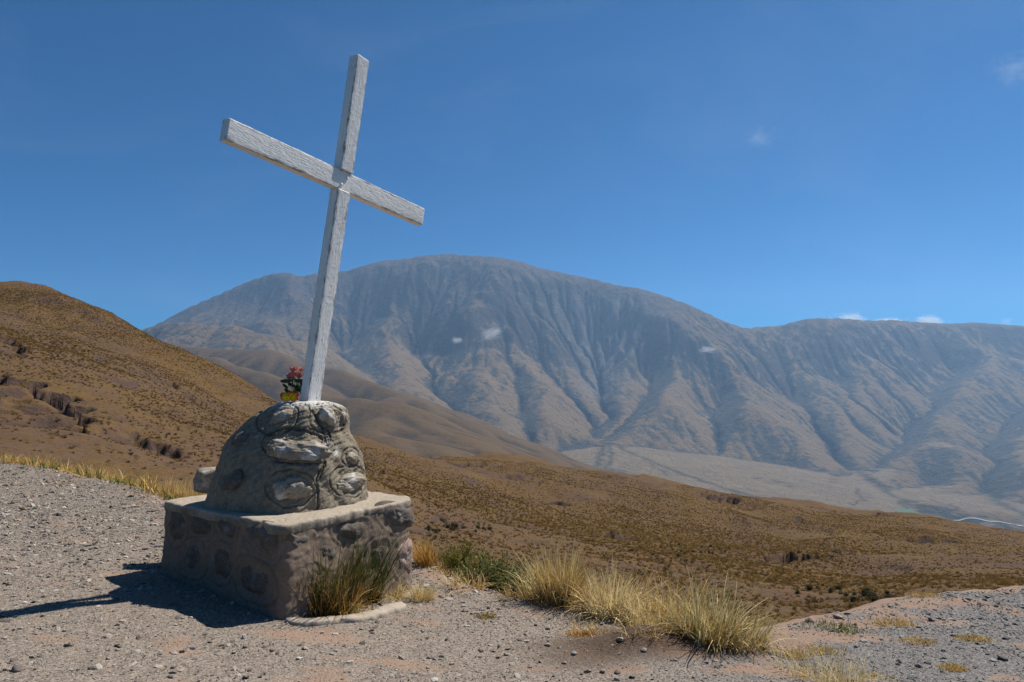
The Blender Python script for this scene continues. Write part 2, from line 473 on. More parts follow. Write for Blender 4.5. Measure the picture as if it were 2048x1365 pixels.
    for line, w in (([(1212, 880), (1200, 905), (1196, 930), (1150, 948)], 24), ([(1216, 885), (1218, 910), (1205, 945)], 20), ([(1228, 888), (1262, 908), (1310, 928), (1380, 955), (1450, 980), (1560, 1010), (1640, 1018)], 22),
                    ([(1290, 925), (1330, 950)], 10), ([(1600, 790), (1638, 865), (1668, 910), (1712, 945), (1765, 985), (1800, 1005), (1840, 1030), (1900, 1045)], 34), ([(1935, 950), (1962, 985), (1990, 1010), (2048, 1038)], 40),
                    ([(1790, 1000), (1800, 1018)], 12), ([(1700, 975), (1715, 1000), (1690, 1012)], 10), ([(1180, 938), (1230, 946), (1250, 950)], 60), ([(1850, 1000), (1900, 1020)], 14), ([(1560, 1012), (1700, 1020), (1790, 1028)], 10)):
        P = [hit(*q) for q in line]
        jx, jy = X + 45 * noise2(X / 160, Y / 160, 61), Y + 45 * noise2(X / 160, Y / 160, 63)
        for (ax, ay), (bx, by) in zip(P[:-1], P[1:]):
            l2 = (bx - ax) ** 2 + (by - ay) ** 2 + 1e-6
            t = np.clip(((jx - ax) * (bx - ax) + (jy - ay) * (by - ay)) / l2, 0, 1)
            stream = np.maximum(stream, 0.85 * np.exp(-(np.hypot(jx - ax - t * (bx - ax), jy - ay - t * (by - ay)) / (w * 1.3)) ** 2))
    me = mesh_np("mountain", np.stack([X, Y, Z], -1).reshape(-1, 3), grid_faces(*X.shape))
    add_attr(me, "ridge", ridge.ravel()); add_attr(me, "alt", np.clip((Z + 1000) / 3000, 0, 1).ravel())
    add_attr(me, "steep", steep.ravel()); add_attr(me, "scree", scree.ravel())
    add_attr(me, "flat", flat.ravel()); add_attr(me, "stream", stream.ravel()); add_attr(me, "gully", (flow * 0.75 * smooth(0.1, 0.35, flow)).ravel())
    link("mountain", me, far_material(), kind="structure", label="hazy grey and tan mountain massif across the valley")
    return xs, ys, Z
far_xs, far_ys, far_Z = build_far()

# ------------------------------------------------------------------ middle hills (brown spurs running down into the valley)
def hill_material():
    m = NT("puna_hill_grass")
    v = m.coord("Object", (0.001, 0.001, 0.001))
    n1 = m.noise(v, 5.0, 5, 0.6); n2 = m.noise(v, 40.0, 6, 0.65, 0.3); n3 = m.noise(v, 260.0, 4, 0.7)
    ridge = m.attr("ridge")
    k = m.math('ADD', ridge, m.math('MULTIPLY', m.math('SUBTRACT', n2, 0.5), 0.7))
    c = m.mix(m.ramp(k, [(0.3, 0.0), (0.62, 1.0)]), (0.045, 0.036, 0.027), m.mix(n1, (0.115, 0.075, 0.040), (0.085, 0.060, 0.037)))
    c = m.mix(m.math('MULTIPLY', m.math('SUBTRACT', n3, 0.4), 1.1), c, (0.07, 0.055, 0.04))
    bn = m.bump(m.math('ADD', n2, m.math('MULTIPLY', n3, 0.3)), 0.5, 22.0)
    return m.done(c, 0.95, bn, 0.05)

def build_hills():
    dx = 13.0
    xs = np.arange(-3600, 1500, dx); ys = np.arange(1000, 5600, dx)
    X, Y = np.meshgrid(xs, ys)
    crests = [
        (crest((200, 690, 5300), (300, 690, 5100), (388, 706, 4900), (480, 707, 4650), (537, 711, 4400), (611, 738, 4200), (678, 754, 4000), (741, 773, 3800), (797, 792, 3600), (871, 822, 3400), (927, 851, 3200), (982, 886, 3000), (1080, 915, 2800), (1170, 955, 2500), lift=14), 0.36),
        (crest((380, 716, 3900), (470, 733, 3500), (555, 765, 3150), (620, 790, 2850), (680, 798, 2650), (723, 798, 2500), (778, 806, 2380), (834, 835, 2250), (900, 868, 2080), (960, 900, 1900), (1040, 945, 1650), lift=10), 0.38),
        (crest((200, 660, 4300), (300, 690, 3700), (380, 722, 3300), (450, 757, 2900), (540, 810, 2400), (640, 860, 1900)), 0.40),
        (crest((537, 711, 4400), (575, 745, 4000), (640, 770, 3600)), 0.34),
        (crest((741, 773, 3800), (800, 830, 3300), (880, 870, 2900)), 0.34),
        (crest((797, 792, 3600), (880, 850, 3150), (960, 895, 2700)), 0.34),
        (crest((778, 806, 2380), (760, 850, 2000), (790, 900, 1600)), 0.40),
        (crest((834, 835, 2250), (860, 880, 1900), (900, 915, 1600)), 0.40),
        (crest((690, 798, 2640), (690, 850, 2150), (720, 900, 1700)), 0.40),
        (crest((900, 868, 2080), (960, 920, 1700)), 0.40),
    ]
    Z = np.full(X.shape, -1e9)
    for c, s_ in crests:
        Z = np.maximum(Z, ridge_field(X, Y, c, s_, 1.12, 400))
    floor = np.interp(Y, [1000, 2000, 3500, 5600], [-420, -520, -700, -860]) - 0.05 * X
    Z = Z + 26 * fbm(X / 420, Y / 420, 4, 31) + 8 * fbm(X / 120, Y / 120, 3, 35)
    Z = blur(Z, 6)
    fixed = Z <= floor
    Z = np.maximum(Z, floor)
    Z, A = erode(Z, dx, 40, 0.03, 0.45, 0.07, fixed)
    Z = blur(Z, 1)
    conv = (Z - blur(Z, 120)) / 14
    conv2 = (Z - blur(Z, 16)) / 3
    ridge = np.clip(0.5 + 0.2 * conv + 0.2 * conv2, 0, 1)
    me = mesh_np("hills", np.stack([X, Y, Z], -1).reshape(-1, 3), grid_faces(*X.shape))
    add_attr(me, "ridge", ridge.ravel())
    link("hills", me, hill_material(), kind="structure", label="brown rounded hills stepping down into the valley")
build_hills()

# ------------------------------------------------------------------ near hillside and basin (tens to hundreds of metres)
CP = [  # (px, py, depth) samples of the surface
    (-500, 960, 16), (-500, 900, 40), (-500, 720, 90), (-500, 560, 200), (-500, 470, 330), (-500, 500, 470), (-500, 560, 700),
    (-200, 1000, 16), (-200, 915, 40), (-200, 790, 75), (-200, 690, 115), (-200, 590, 210), (-200, 535, 310), (-200, 570, 430), (-200, 640, 700),
    (0, 1040, 15), (0, 930, 38), (0, 860, 58), (0, 800, 78), (0, 740, 102), (0, 680, 140), (0, 620, 205), (0, 572, 290), (0, 605, 390), (0, 680, 700),
    (100, 1040, 16), (100, 940, 38), (100, 870, 58), (100, 790, 88), (100, 700, 145), (100, 640, 210), (100, 588, 285), (100, 625, 370), (100, 720, 700),
    (200, 1060, 15), (200, 960, 36), (200, 890, 58), (200, 820, 82), (200, 750, 122), (200, 690, 185), (200, 632, 275), (200, 675, 350), (200, 770, 700),
    (350, 1080, 15), (350, 1000, 36), (350, 920, 62), (350, 850, 95), (350, 780, 145), (350, 704, 265), (350, 750, 340), (350, 850, 700),
    (550, 1120, 15), (550, 1010, 42), (550, 930, 80), (550, 870, 130), (550, 797, 255), (550, 840, 330), (550, 930, 700),
    (700, 1250, 12), (700, 1090, 40), (700, 990, 78), (700, 935, 130), (700, 874, 245), (700, 910, 330), (700, 1000, 700),
    (780, 1300, 12), (780, 1110, 40), (780, 1000, 82), (780, 950, 140), (780, 908, 250), (780, 935, 340), (780, 1010, 700),
    (860, 1330, 12), (860, 1140, 40), (860, 1040, 80), (860, 970, 150), (860, 917, 270), (860, 945, 370), (860, 1020, 700),
    (960, 1350, 12), (960, 1160, 40), (960, 1060, 82), (960, 980, 165), (960, 917, 330), (960, 950, 440), (960, 1020, 700),
    (1030, 1370, 12), (1030, 1170, 42), (1030, 1075, 88), (1030, 995, 185), (1030, 925, 390), (1030, 960, 500), (1030, 1020, 720),
    (1130, 1380, 12), (1130, 1190, 42), (1130, 1095, 84), (1130, 1015, 170), (1130, 945, 400), (1130, 980, 520), (1130, 1040, 740),
    (1200, 1390, 12), (1200, 1205, 42), (1200, 1110, 82), (1200, 1035, 165), (1200, 957, 410), (1200, 1000, 540), (1200, 1050, 760),
    (1290, 1400, 12), (1290, 1215, 42), (1290, 1115, 85), (1290, 1035, 180), (1290, 951, 430), (1290, 1000, 550), (1290, 1060, 760),
    (1340, 1400, 12), (1340, 1220, 42), (1340, 1120, 88), (1340, 1045, 180), (1340, 965, 425), (1340, 1010, 560), (1340, 1070, 780),
    (1460, 1410, 12), (1460, 1250, 40), (1460, 1150, 80), (1460, 1065, 180), (1460, 1000, 420), (1460, 1040, 560), (1460, 1090, 780),
    (1600, 1420, 12), (1600, 1260, 38), (1600, 1165, 78), (1600, 1090, 165), (1600, 1010, 430), (1600, 1050, 570), (1600, 1110, 780),
    (1750, 1400, 12), (1750, 1240, 40), (1750, 1160, 76), (1750, 1095, 168), (1750, 1030, 430), (1750, 1070, 570), (1750, 1130, 780),
    (1900, 1390, 12), (1900, 1220, 44), (1900, 1140, 92), (1900, 1090, 195), (1900, 1050, 430), (1900, 1090, 570), (1900, 1150, 780),
    (2048, 1390, 12), (2048, 1200, 48), (2048, 1130, 105), (2048, 1100, 215), (2048, 1072, 440), (2048, 1110, 580), (2048, 1170, 800),
    (2400, 1390, 12), (2400, 1210, 50), (2400, 1150, 115), (2400, 1125, 230), (2400, 1105, 450), (2400, 1145, 600), (2400, 1200, 800),
]
class TPS:
    def __init__(s, P, w, lam=2e-4):
        n = len(P); s.P = P
        K = s.k(np.linalg.norm(P[:, None] - P[None], axis=-1)) + lam * np.eye(n)
        Q = np.hstack([np.ones((n, 1)), P])
        M = np.block([[K, Q], [Q.T, np.zeros((3, 3))]])
        s.c = np.linalg.solve(M, np.concatenate([w, np.zeros(3)]))
    @staticmethod
    def k(r): return np.where(r > 1e-9, r * r * np.log(np.maximum(r, 1e-9)), 0)
    def __call__(s, u, v):
        sh = u.shape; u = u.ravel(); v = v.ravel(); out = np.empty(len(u))
        for i in range(0, len(u), 20000):
            q = np.stack([u[i:i + 20000], v[i:i + 20000]], 1)
            K = s.k(np.sqrt(((q[:, None] - s.P[None]) ** 2).sum(-1)))
            out[i:i + 20000] = K @ s.c[:-3] + s.c[-3] + q @ s.c[-2:]
        return out.reshape(sh)
_cp = [at(*c) for c in CP]
_tps = TPS(np.array([(p.x / p.y, 0.55 * math.log(p.y)) for p in _cp]), np.array([(p.z - EYE) / p.y for p in _cp]))

# cut banks and gullies: (polyline in px, depth at each point, drop in metres, width in metres on the low side)
BANKS = [
    ([(0, 752, 98), (40, 760, 96), (90, 772, 92), (140, 800, 84), (160, 835, 74), (230, 870, 66)], 3.2, 7.0),
    ([(0, 700, 128), (35, 712, 122), (60, 735, 110)], 2.2, 6.0),
    ([(250, 868, 76), (300, 892, 72), (350, 915, 70), (392, 932, 68)], 1.6, 3.0),
    ([(335, 768, 158), (365, 775, 156), (400, 782, 150)], 1.6, 5.0),
    ([(430, 825, 145), (470, 838, 142), (505, 852, 138)], 1.6, 4.0),
    ([(712, 885, 190), (730, 905, 165), (748, 925, 150), (790, 940, 140)], 2.4, 6.0),
    ([(840, 1028, 88), (890, 1030, 90), (930, 1045, 88), (985, 1062, 86)], 1.6, 4.5),
    ([(850, 921, 250), (900, 922, 262), (960, 926, 290)], 2.6, 8.0),
    ([(1395, 1010, 300), (1440, 1016, 300), (1490, 1030, 290)], 3.2, 9.0),
    ([(1170, 962, 370), (1230, 968, 360), (1300, 968, 360)], 2.5, 9.0),
    ([(1160, 1108, 84), (1200, 1112, 84), (1250, 1120, 82)], 1.3, 4.0),
    ([(1320, 1125, 84), (1360, 1130, 82), (1400, 1128, 84)], 1.0, 4.0),
    ([(1420, 1170, 66), (1460, 1165, 70), (1490, 1175, 66)], 1.3, 4.0),
    ([(1600, 1018, 360), (1700, 1035, 340), (1800, 1058, 300)], 2.4, 12.0),
    ([(1780, 1075, 215), (1850, 1080, 220), (1920, 1085, 220)], 1.8, 9.0),
    ([(1560, 1040, 260), (1620, 1046, 255), (1680, 1055, 250)], 1.6, 8.0),
    ([(1040, 985, 190), (1100, 992, 190), (1160, 1003, 185)], 1.4, 6.0),
    ([(1200, 1050, 135), (1260, 1052, 136), (1320, 1062, 130)], 1.2, 5.0),
    ([(1500, 1090, 140), (1560, 1086, 146), (1640, 1098, 138)], 1.4, 6.0),
    ([(1000, 958, 250), (1060, 962, 255), (1120, 972, 250)], 1.5, 8.0),
    ([(1640, 1130, 95), (1700, 1136, 92), (1760, 1140, 92)], 1.2, 5.0),
    ([(1290, 955, 400), (1330, 968, 390), (1400, 985, 370)], 2.0, 9.0),
    ([(1900, 1108, 150), (1960, 1112, 150), (2030, 1118, 145)], 1.2, 6.0),
]
def slope_height(x, y, fine=True):
    u = x / y
    z = EYE + y * _tps(u, 0.55 * np.log(y))
    if not fine: return z
    g = smooth(10, 45, y)
    z = z + g * ((2.4 * fbm(x / 38, y / 38, 4, 51) + 3.0 * fbm(x / 110, y / 80, 2, 53)) * smooth(40, 170, y) + 0.32 * fbm(x / 9, y / 9, 4, 57))
    # shallow runnels
    z = z - g * 0.9 * smooth(0.62, 0.98, fbm(x / 45 + 0.3 * fbm(x / 20, y / 20, 2, 3), y / 70, 2, 63, ridged=True) / 1.5)
    for line, drop, wid in BANKS:
        P = [at(*q) for q in line]
        best = np.full(x.shape, 1e9); side = np.zeros(x.shape); tt = np.zeros(x.shape); L = len(P) - 1
        for i, (a, b) in enumerate(zip(P[:-1], P[1:])):
            dx, dy = b.x - a.x, b.y - a.y; ll = math.hypot(dx, dy)
            t = np.clip(((x - a.x) * dx + (y - a.y) * dy) / ll ** 2, 0, 1)
            ex, ey = x - a.x - t * dx, y - a.y - t * dy
            d = np.hypot(ex, ey); m_ = d < best
            best = np.where(m_, d, best); side = np.where(m_, (dx * ey - dy * ex) / ll, side); tt = np.where(m_, (i + t) / L, tt)
        w = wid * (0.8 + 0.5 * noise2(x / 5, y / 5, 71))
        sd = side + 0.45 * wid * noise2(x / 6, y / 6, 77) + 0.8 * fbm(x / 1.7, y / 1.7, 2, 79)           # negative on the near side
        low = smooth(0.5, -0.6, sd) * np.exp(-np.clip(-sd, 0, None) / w)
        z = z - (0.75 if line[0][0] < 600 else (1.6 if line[0][2] < 200 else 1.8)) * drop * low * (0.55 + 0.9 * smooth(-0.5, 0.5, noise2(x / 4, y / 4, 73))) * np.exp(-(np.clip(best - np.abs(side), 0, None) / wid) ** 2) * smooth(0, 0.12, tt) * smooth(1, 0.88, tt) * (best < 12 * wid)
    return z

def slope_material():
    m = NT("tussock_hillside_soil")
    v = m.coord("Object")
    n0 = m.noise(v, 0.012, 4, 0.55); n1 = m.noise(v, 0.07, 5, 0.6, 0.4); n2 = m.noise(v, 0.9, 5, 0.65); n3 = m.noise(v, 6.0, 4, 0.65)
    soil = m.mix(n1, (0.070, 0.042, 0.028), (0.125, 0.080, 0.053))
    straw = m.mix(n2, (0.085, 0.05, 0.017), (0.14, 0.085, 0.029))
    k = m.math('ADD', m.math('MULTIPLY', n1, 0.55), m.math('ADD', m.math('MULTIPLY', n2, 0.5), m.math('MULTIPLY', n0, 0.45)))
    c = m.mix(m.ramp(k, [(0.66, 0.0), (0.84, 0.9)]), soil, straw)
    spk = m.voro(v, 1.15)
    c = m.mix(m.ramp(spk, [(0.18, 0.55), (0.42, 0.0)]), c, (0.05, 0.036, 0.018))
    st = m.attr("bare")
    c = m.mix(st, c, m.mix(n3, (0.05, 0.033, 0.026), (0.095, 0.063, 0.05)))  # bare bank earth, painted darker to stand for shade on the steep faces
    bn = m.bump(m.math('ADD', m.math('MULTIPLY', n2, 1.0), m.math('MULTIPLY', n3, 0.2)), 0.8, 0.5)
    return m.done(c, 0.95, bn, 0.05)

def build_slope():
    us = np.linspace(-1.05, 0.98, 700); vs = np.exp(np.linspace(math.log(7.5), math.log(760), 560))
    U, Yv = np.meshgrid(us, vs)
    Xv = U * Yv
    Zv = slope_height(Xv, Yv)
    gy = np.gradient(Zv, axis=0) / np.gradient(Yv, axis=0)
    gx = np.gradient(Zv, axis=1) / np.gradient(Xv, axis=1)
    steep = np.hypot(gx, gy)
    rel = steep - blur(steep, 40)
    me = mesh_np("hillside", np.stack([Xv, Yv, Zv], -1).reshape(-1, 3), grid_faces(*Xv.shape))
    add_attr(me, "bare", smooth(0.10, 0.4, rel).ravel())
    global _SL; _SL = (us, np.log(vs), Zv)
    link("hillside", me, slope_material(), kind="structure", label="brown tussock hillside falling away below the lookout")
build_slope()
def slope_lookup(x, y):
    us, lv, Zg = _SL
    fu = np.clip((x / y - us[0]) / (us[1] - us[0]), 0, len(us) - 1.001); fv = np.clip((np.log(y) - lv[0]) / (lv[1] - lv[0]), 0, len(lv) - 1.001)
    i, j = fu.astype(int), fv.astype(int); fu, fv = fu - i, fv - j
    return Zg[j, i] * (1 - fu) * (1 - fv) + Zg[j, i + 1] * fu * (1 - fv) + Zg[j + 1, i] * (1 - fu) * fv + Zg[j + 1, i + 1] * fu * fv

# ------------------------------------------------------------------ lookout ground: gravel pad with a broken edge
def ground_base(x, y):
    z = 0.20 * np.tanh(-0.0868 * (x + 1.61) / 0.20) + 0.16 * np.tanh(-0.056 * (y - 4.886) / 0.16)
    return z

def ray_ground(px, py, fn=None):
    fn = fn or ground_base
    z = 0.0
    for _ in range(12):
        p = on_plane(px, py, z); z = 0.5 * z + 0.5 * float(fn(np.array(p.x), np.array(p.y)))
    return on_plane(px, py, z)

_edge_px_l = [(-700, 868), (-400, 885), (-200, 903), (0, 924), (60, 932), (130, 946), (200, 960), (270, 976), (310, 992)]
_edge_px_r = [(845, 1128), (900, 1163), (1000, 1190), (1100, 1206), (1200, 1220), (1300, 1236), (1400, 1262), (1450, 1272), (1507, 1268),
              (1560, 1260), (1590, 1253), (1650, 1238), (1716, 1224), (1780, 1212), (1821, 1199), (1843, 1191), (1893, 1188), (1960, 1184), (2048, 1178), (2300, 1165), (2700, 1150)]
EDGE = [ray_ground(*q).xy for q in _edge_px_l] + [Vector(v) for v in ((-4.3, 8.9), (-3.2, 8.5), (-2.1, 8.15), (-1.3, 7.5))] + [ray_ground(*q).xy for q in _edge_px_r]

def edge_dist(x, y):
    """Signed distance beyond the pad edge (positive = over the brink)."""
    best = np.full(x.shape, 1e9); side = np.zeros(x.shape)
    for a, b in zip(EDGE[:-1], EDGE[1:]):
        dx, dy = b.x - a.x, b.y - a.y; ll = dx * dx + dy * dy
        t = np.clip(((x - a.x) * dx + (y - a.y) * dy) / ll, 0, 1)
        d = np.hypot(x - a.x - t * dx, y - a.y - t * dy)
        m_ = d < best
        best = np.where(m_, d, best); side = np.where(m_, dx * (y - a.y) - dy * (x - a.x), side)
    return np.where(side > 0, best, -best)

_hump = ray_ground(1300, 1290); _hump2 = ray_ground(1210, 1262); _pit = ray_ground(1640, 1345)
def ground_height(x, y):
    z = ground_base(x, y)
    z = z + 0.020 * fbm(x / 1.3, y / 1.3, 3, 81) + 0.007 * fbm(x / 0.22, y / 0.22, 4, 85)
    hx, hy = x - _hump.x, y - _hump.y
    z = z + 0.14 * np.exp(-((hx * 0.93 + hy * 0.37) / 0.42) ** 2 - ((-hx * 0.37 + hy * 0.93) / 0.20) ** 2)
    z = z + 0.05 * np.exp(-((x - _hump2.x) / 0.13) ** 2 - ((y - _hump2.y) / 0.12) ** 2)
    z = z - 0.05 * np.exp(-((x - _pit.x) / 0.25) ** 2 - ((y - _pit.y) / 0.2) ** 2)
    sd = edge_dist(x, y) + 0.10 * noise2(x / 0.5, y / 0.5, 91) + 0.04 * noise2(x / 0.15, y / 0.15, 93)
    s = np.clip(sd, 0, None)
    return z - np.where(s < 0.4, 0.95 * s * s, 0.152 + 0.76 * (s - 0.4)) + 0.02 * smooth(-0.5, -0.1, sd) * smooth(0.1, -0.1, sd)

_soil_spots = [(620, 1275, 0.5, 0.14), (700, 1270, 0.5, 0.13), (250, 1150, 0.35, 0.1), (1560, 1290, 0.3, 0.2), (1640, 1275, 0.5, 0.16), (1720, 1250, 0.5, 0.14),
               (860, 1215, 0.25, 0.12), (1500, 1345, 0.45, 0.14), (1350, 1310, 0.4, 0.12), (1800, 1215, 0.5, 0.15), (1890, 1205, 0.4, 0.12), (1280, 1345, 0.3, 0.08), (820, 1330, .3, .08)]
_soil_w = [(ray_ground(a, b), rx, ry) for a, b, rx, ry in _soil_spots]
def soil_mask(x, y):
    """1 = bare reddish earth, 0 = covered with gravel."""
    n = fbm(x / 0.7, y / 0.45, 4, 101)
    m_ = 0.55 * smooth(0.22, 0.62, n)
    for c, rx, ry in _soil_w:
        m_ = np.maximum(m_, np.exp(-((x - c.x) / rx) ** 2 - ((y - c.y) / ry) ** 2) * (0.9 + 0.6 * n))
    sd = edge_dist(x, y)
    m_ = np.maximum(m_, smooth(-0.35, 0.0, sd + 0.35 * n) * 0.62)
    return np.clip(m_, 0, 1)
def hump_mask(x, y):
    hx, hy = x - _hump.x, y - _hump.y
    return np.exp(-((hx * 0.93 + hy * 0.37) / 0.85) ** 4 - ((-hx * 0.37 + hy * 0.93) / 0.34) ** 4)

def ground_material():
    m = NT("lookout_earth_and_grit")
    v = m.coord("Object")
    n1 = m.noise(v, 3.0, 5, 0.6); n2 = m.noise(v, 28.0, 5, 0.65); n3 = m.noise(v, 140.0, 3, 0.6)
    soil = m.mix(n1, (0.21, 0.138, 0.098), (0.275, 0.192, 0.142))
    grit_c = m.n("ShaderNodeTexVoronoi"); grit_c.inputs["Scale"].default_value = 75.0; m.l(v, grit_c.inputs["Vector"])
    bw = m.n("ShaderNodeRGBToBW"); m.l(grit_c.outputs["Color"], bw.inputs[0])
    grit = m.ramp(bw.outputs[0], [(0.0, (0.08, 0.066, 0.055)), (0.5, (0.19, 0.16, 0.132)), (1.0, (0.31, 0.27, 0.225))])
    cool = m.attr("cool")
    grit = m.mix(cool, grit, m.ramp(bw.outputs[0], [(0.0, (0.06, 0.058, 0.056)), (0.55, (0.135, 0.131, 0.126)), (1.0, (0.25, 0.245, 0.236))]))
    k = m.math('ADD', m.attr("soil"), m.math('MULTIPLY', m.math('SUBTRACT', n2, 0.5), 0.7))
    c = m.mix(m.ramp(k, [(0.3, 0.12), (0.6, 0.9)]), grit, soil)
    c = m.mix(m.math('MULTIPLY', m.attr("hump"), m.ramp(n2, [(0.35, 1.0), (0.75, 0.7)])), c, (0.07, 0.042, 0.026))
    c = m.mix(m.attr("over"), c, m.mix(n1, (0.15, 0.10, 0.06), (0.22, 0.15, 0.085)))
    h = m.math('ADD', m.math('MULTIPLY', m.math('SUBTRACT', 1.0, grit_c.outputs["Distance"]), 0.6), m.math('ADD', n2, m.math('MULTIPLY', n3, 0.25)))
    return m.done(c, 0.95, m.bump(h, 0.7, 0.014), 0.1)

def build_ground():
    us = np.linspace(-1.15, 1.0, 640); ys = np.exp(np.linspace(math.log(0.5), math.log(27), 350))
    U, Y = np.meshgrid(us, ys); X = U * Y
    sd = edge_dist(X, Y); Z = ground_height(X, Y)
    ok = (sd < 9.0)
    keep = ok[:-1, :-1] & ok[1:, 1:] & ok[:-1, 1:] & ok[1:, :-1]
    me = mesh_np("ground", np.stack([X, Y, Z], -1).reshape(-1, 3), grid_faces(*X.shape, keep=keep))
    add_attr(me, "soil", soil_mask(X, Y).ravel()); add_attr(me, "hump", hump_mask(X, Y).ravel())
    add_attr(me, "cool", smooth(0.3, 2.2, X).ravel()); add_attr(me, "over", smooth(0.15, 1.0, sd).ravel())
    link("ground", me, ground_material(), kind="structure", label="gravel lookout with reddish bare earth")
build_ground()

# ------------------------------------------------------------------ scattering of what nobody could count
def protos(name, meshes):
    """A collection outside the scene that only feeds a scatter."""
    c = bpy.data.collections.new(name)
    for i, me in enumerate(meshes):
        c.objects.link(bpy.data.objects.new(name + "_shape", me))
    return c

def scatter(name, pts, scl, rot, pick, tint, coll, label):
    me = bpy.data.meshes.new(name)
    me.vertices.add(len(pts)); me.vertices.foreach_set("co", np.ascontiguousarray(pts, dtype=np.float32).ravel())
    add_attr(me, "scl", scl, 'FLOAT_VECTOR'); add_attr(me, "rot", rot, 'FLOAT_VECTOR'); add_attr(me, "pick", pick, 'INT'); add_attr(me, "tint", tint)
    o = link(name, me, None, kind="stuff", label=label)
    ng = bpy.data.node_groups.new(name + "_scatter", 'GeometryNodeTree')
    ng.interface.new_socket("Geometry", in_out='INPUT', socket_type='NodeSocketGeometry')
    ng.interface.new_socket("Geometry", in_out='OUTPUT', socket_type='NodeSocketGeometry')
    N = ng.nodes.new; L = ng.links.new
    gi, go = N('NodeGroupInput'), N('NodeGroupOutput')
    ci = N('GeometryNodeCollectionInfo'); ci.inputs[0].default_value = coll
    ci.inputs["Separate Children"].default_value = True; ci.inputs["Reset Children"].default_value = True
    ip = N('GeometryNodeInstanceOnPoints'); ip.inputs["Pick Instance"].default_value = True
    def na(nm, typ):
        a = N('GeometryNodeInputNamedAttribute'); a.data_type = typ; a.inputs[0].default_value = nm; return a.outputs[0]
    L(gi.outputs[0], ip.inputs["Points"]); L(ci.outputs[0], ip.inputs["Instance"])
    L(na("pick", 'INT'), ip.inputs["Instance Index"])
    e2r = N('FunctionNodeEulerToRotation'); L(na("rot", 'FLOAT_VECTOR'), e2r.inputs[0]); L(e2r.outputs[0], ip.inputs["Rotation"])
    L(na("scl", 'FLOAT_VECTOR'), ip.inputs["Scale"])
    L(ip.outputs[0], go.inputs[0])
    md = o.modifiers.new("scatter", 'NODES'); md.node_group = ng
    return o

def stone_mesh(name, seed, sub=1, flat=0.55, rough=0.28, smooth_shade=False):
    bm = bmesh.new(); bmesh.ops.create_icosphere(bm, subdivisions=sub, radius=0.5)
    r = np.random.default_rng(seed)
    off = r.random(3) * 50
    planes = [Vector(p).normalized() for p in r.normal(size=(7, 3))]
    for v in bm.verts:
        d = v.co.normalized()
        k = 0.5
        for p in planes:                      # chipped facets
            dd = d.dot(p)
            if dd > 0.35: k = min(k, 0.36 / dd + 0.06)
        p = v.co * 3
        k *= 1 + rough * float(noise2(np.array(p.x + off[0] + p.z), np.array(p.y + off[1] - p.z), seed))
        v.co = d * k
        v.co.z *= flat
    me = bpy.data.meshes.new(name); bm.to_mesh(me); bm.free()
    me.polygons.foreach_set("use_smooth", np.full(len(me.polygons), smooth_shade, dtype=bool))
    return me

def gravel_material():
    m = NT("gravel_chip_rock")
    t = m.attr("tint", "Fac", 'INSTANCER')
    c = m.ramp(t, [(0.0, (0.10, 0.084, 0.07)), (0.3, (0.215, 0.185, 0.152)), (0.6, (0.315, 0.275, 0.228)), (0.8, (0.39, 0.35, 0.295)), (0.9, (0.30, 0.21, 0.155)), (1.0, (0.50, 0.465, 0.415))])
    cool = m.attr("cool", "Fac", 'INSTANCER')
    c2 = m.ramp(t, [(0.0, (0.065, 0.064, 0.063)), (0.4, (0.15, 0.147, 0.142)), (0.8, (0.25, 0.245, 0.236)), (1.0, (0.38, 0.375, 0.36))])
    c = m.mix(cool, c, c2)
    n = m.noise(m.coord("Object"), 6.0, 3, 0.6)
    c = m.mix(m.math('MULTIPLY', m.math('SUBTRACT', n, 0.3), 0.5), c, (0.12, 0.105, 0.09))
    return m.done(c, 0.85, m.bump(n, 0.4, 0.05), 0.15)
GRAVEL_MAT = gravel_material()

def build_gravel():
    n = 640000
    ymax = 17.0
    Y = np.sqrt(rng.random(n) * (ymax ** 2 - 3.2 ** 2) + 3.2 ** 2)
    U = rng.random(n) * 1.66 - 0.86; X = U * Y
    k = rng.random(n) < np.clip(1.25 * (6.0 / Y) ** 1.3, 0, 1)
    X, Y = X[k], Y[k]
    sd = edge_dist(X, Y); k = sd < 0.05
    X, Y, sd = X[k], Y[k], sd[k]; n = len(X)
    dens = (1 - 0.66 * soil_mask(X, Y)) * (sd < 0.05) * (1 - 0.88 * hump_mask(X, Y))
    dens *= 0.75 + 0.5 * noise2(X / 0.25, Y / 0.25, 131)
    k = rng.random(n) < dens
    X, Y = X[k], Y[k]; n = len(X)
    size = 0.0055 + 0.010 * rng.random(n) ** 2.0 + 0.036 * (rng.random(n) < 0.035) * rng.random(n)
    size *= np.clip(Y / 5.0, 0.95, 1.7)
    Z = ground_height(X, Y) + size * 0.10
    scl = np.stack([size * (0.9 + 0.9 * rng.random(n)), size * (0.75 + 0.5 * rng.random(n)), size * (0.45 + 0.6 * rng.random(n))], 1)
    rot = np.stack([rng.normal(0, 0.35, n), rng.normal(0, 0.35, n), rng.random(n) * 6.28], 1)
    meshes = [stone_mesh("gravel_chip", 300 + i, 1, 0.6) for i in range(6)]
    for me in meshes: me.materials.append(GRAVEL_MAT)
    o = scatter("gravel", np.stack([X, Y, Z], 1), scl, rot, rng.integers(0, 6, n), rng.random(n), protos("gravel_chips", meshes), "loose grey gravel chips strewn over the lookout")
    add_attr(o.data, "cool", smooth(0.3, 2.2, X))
    return n
print("gravel", build_gravel())

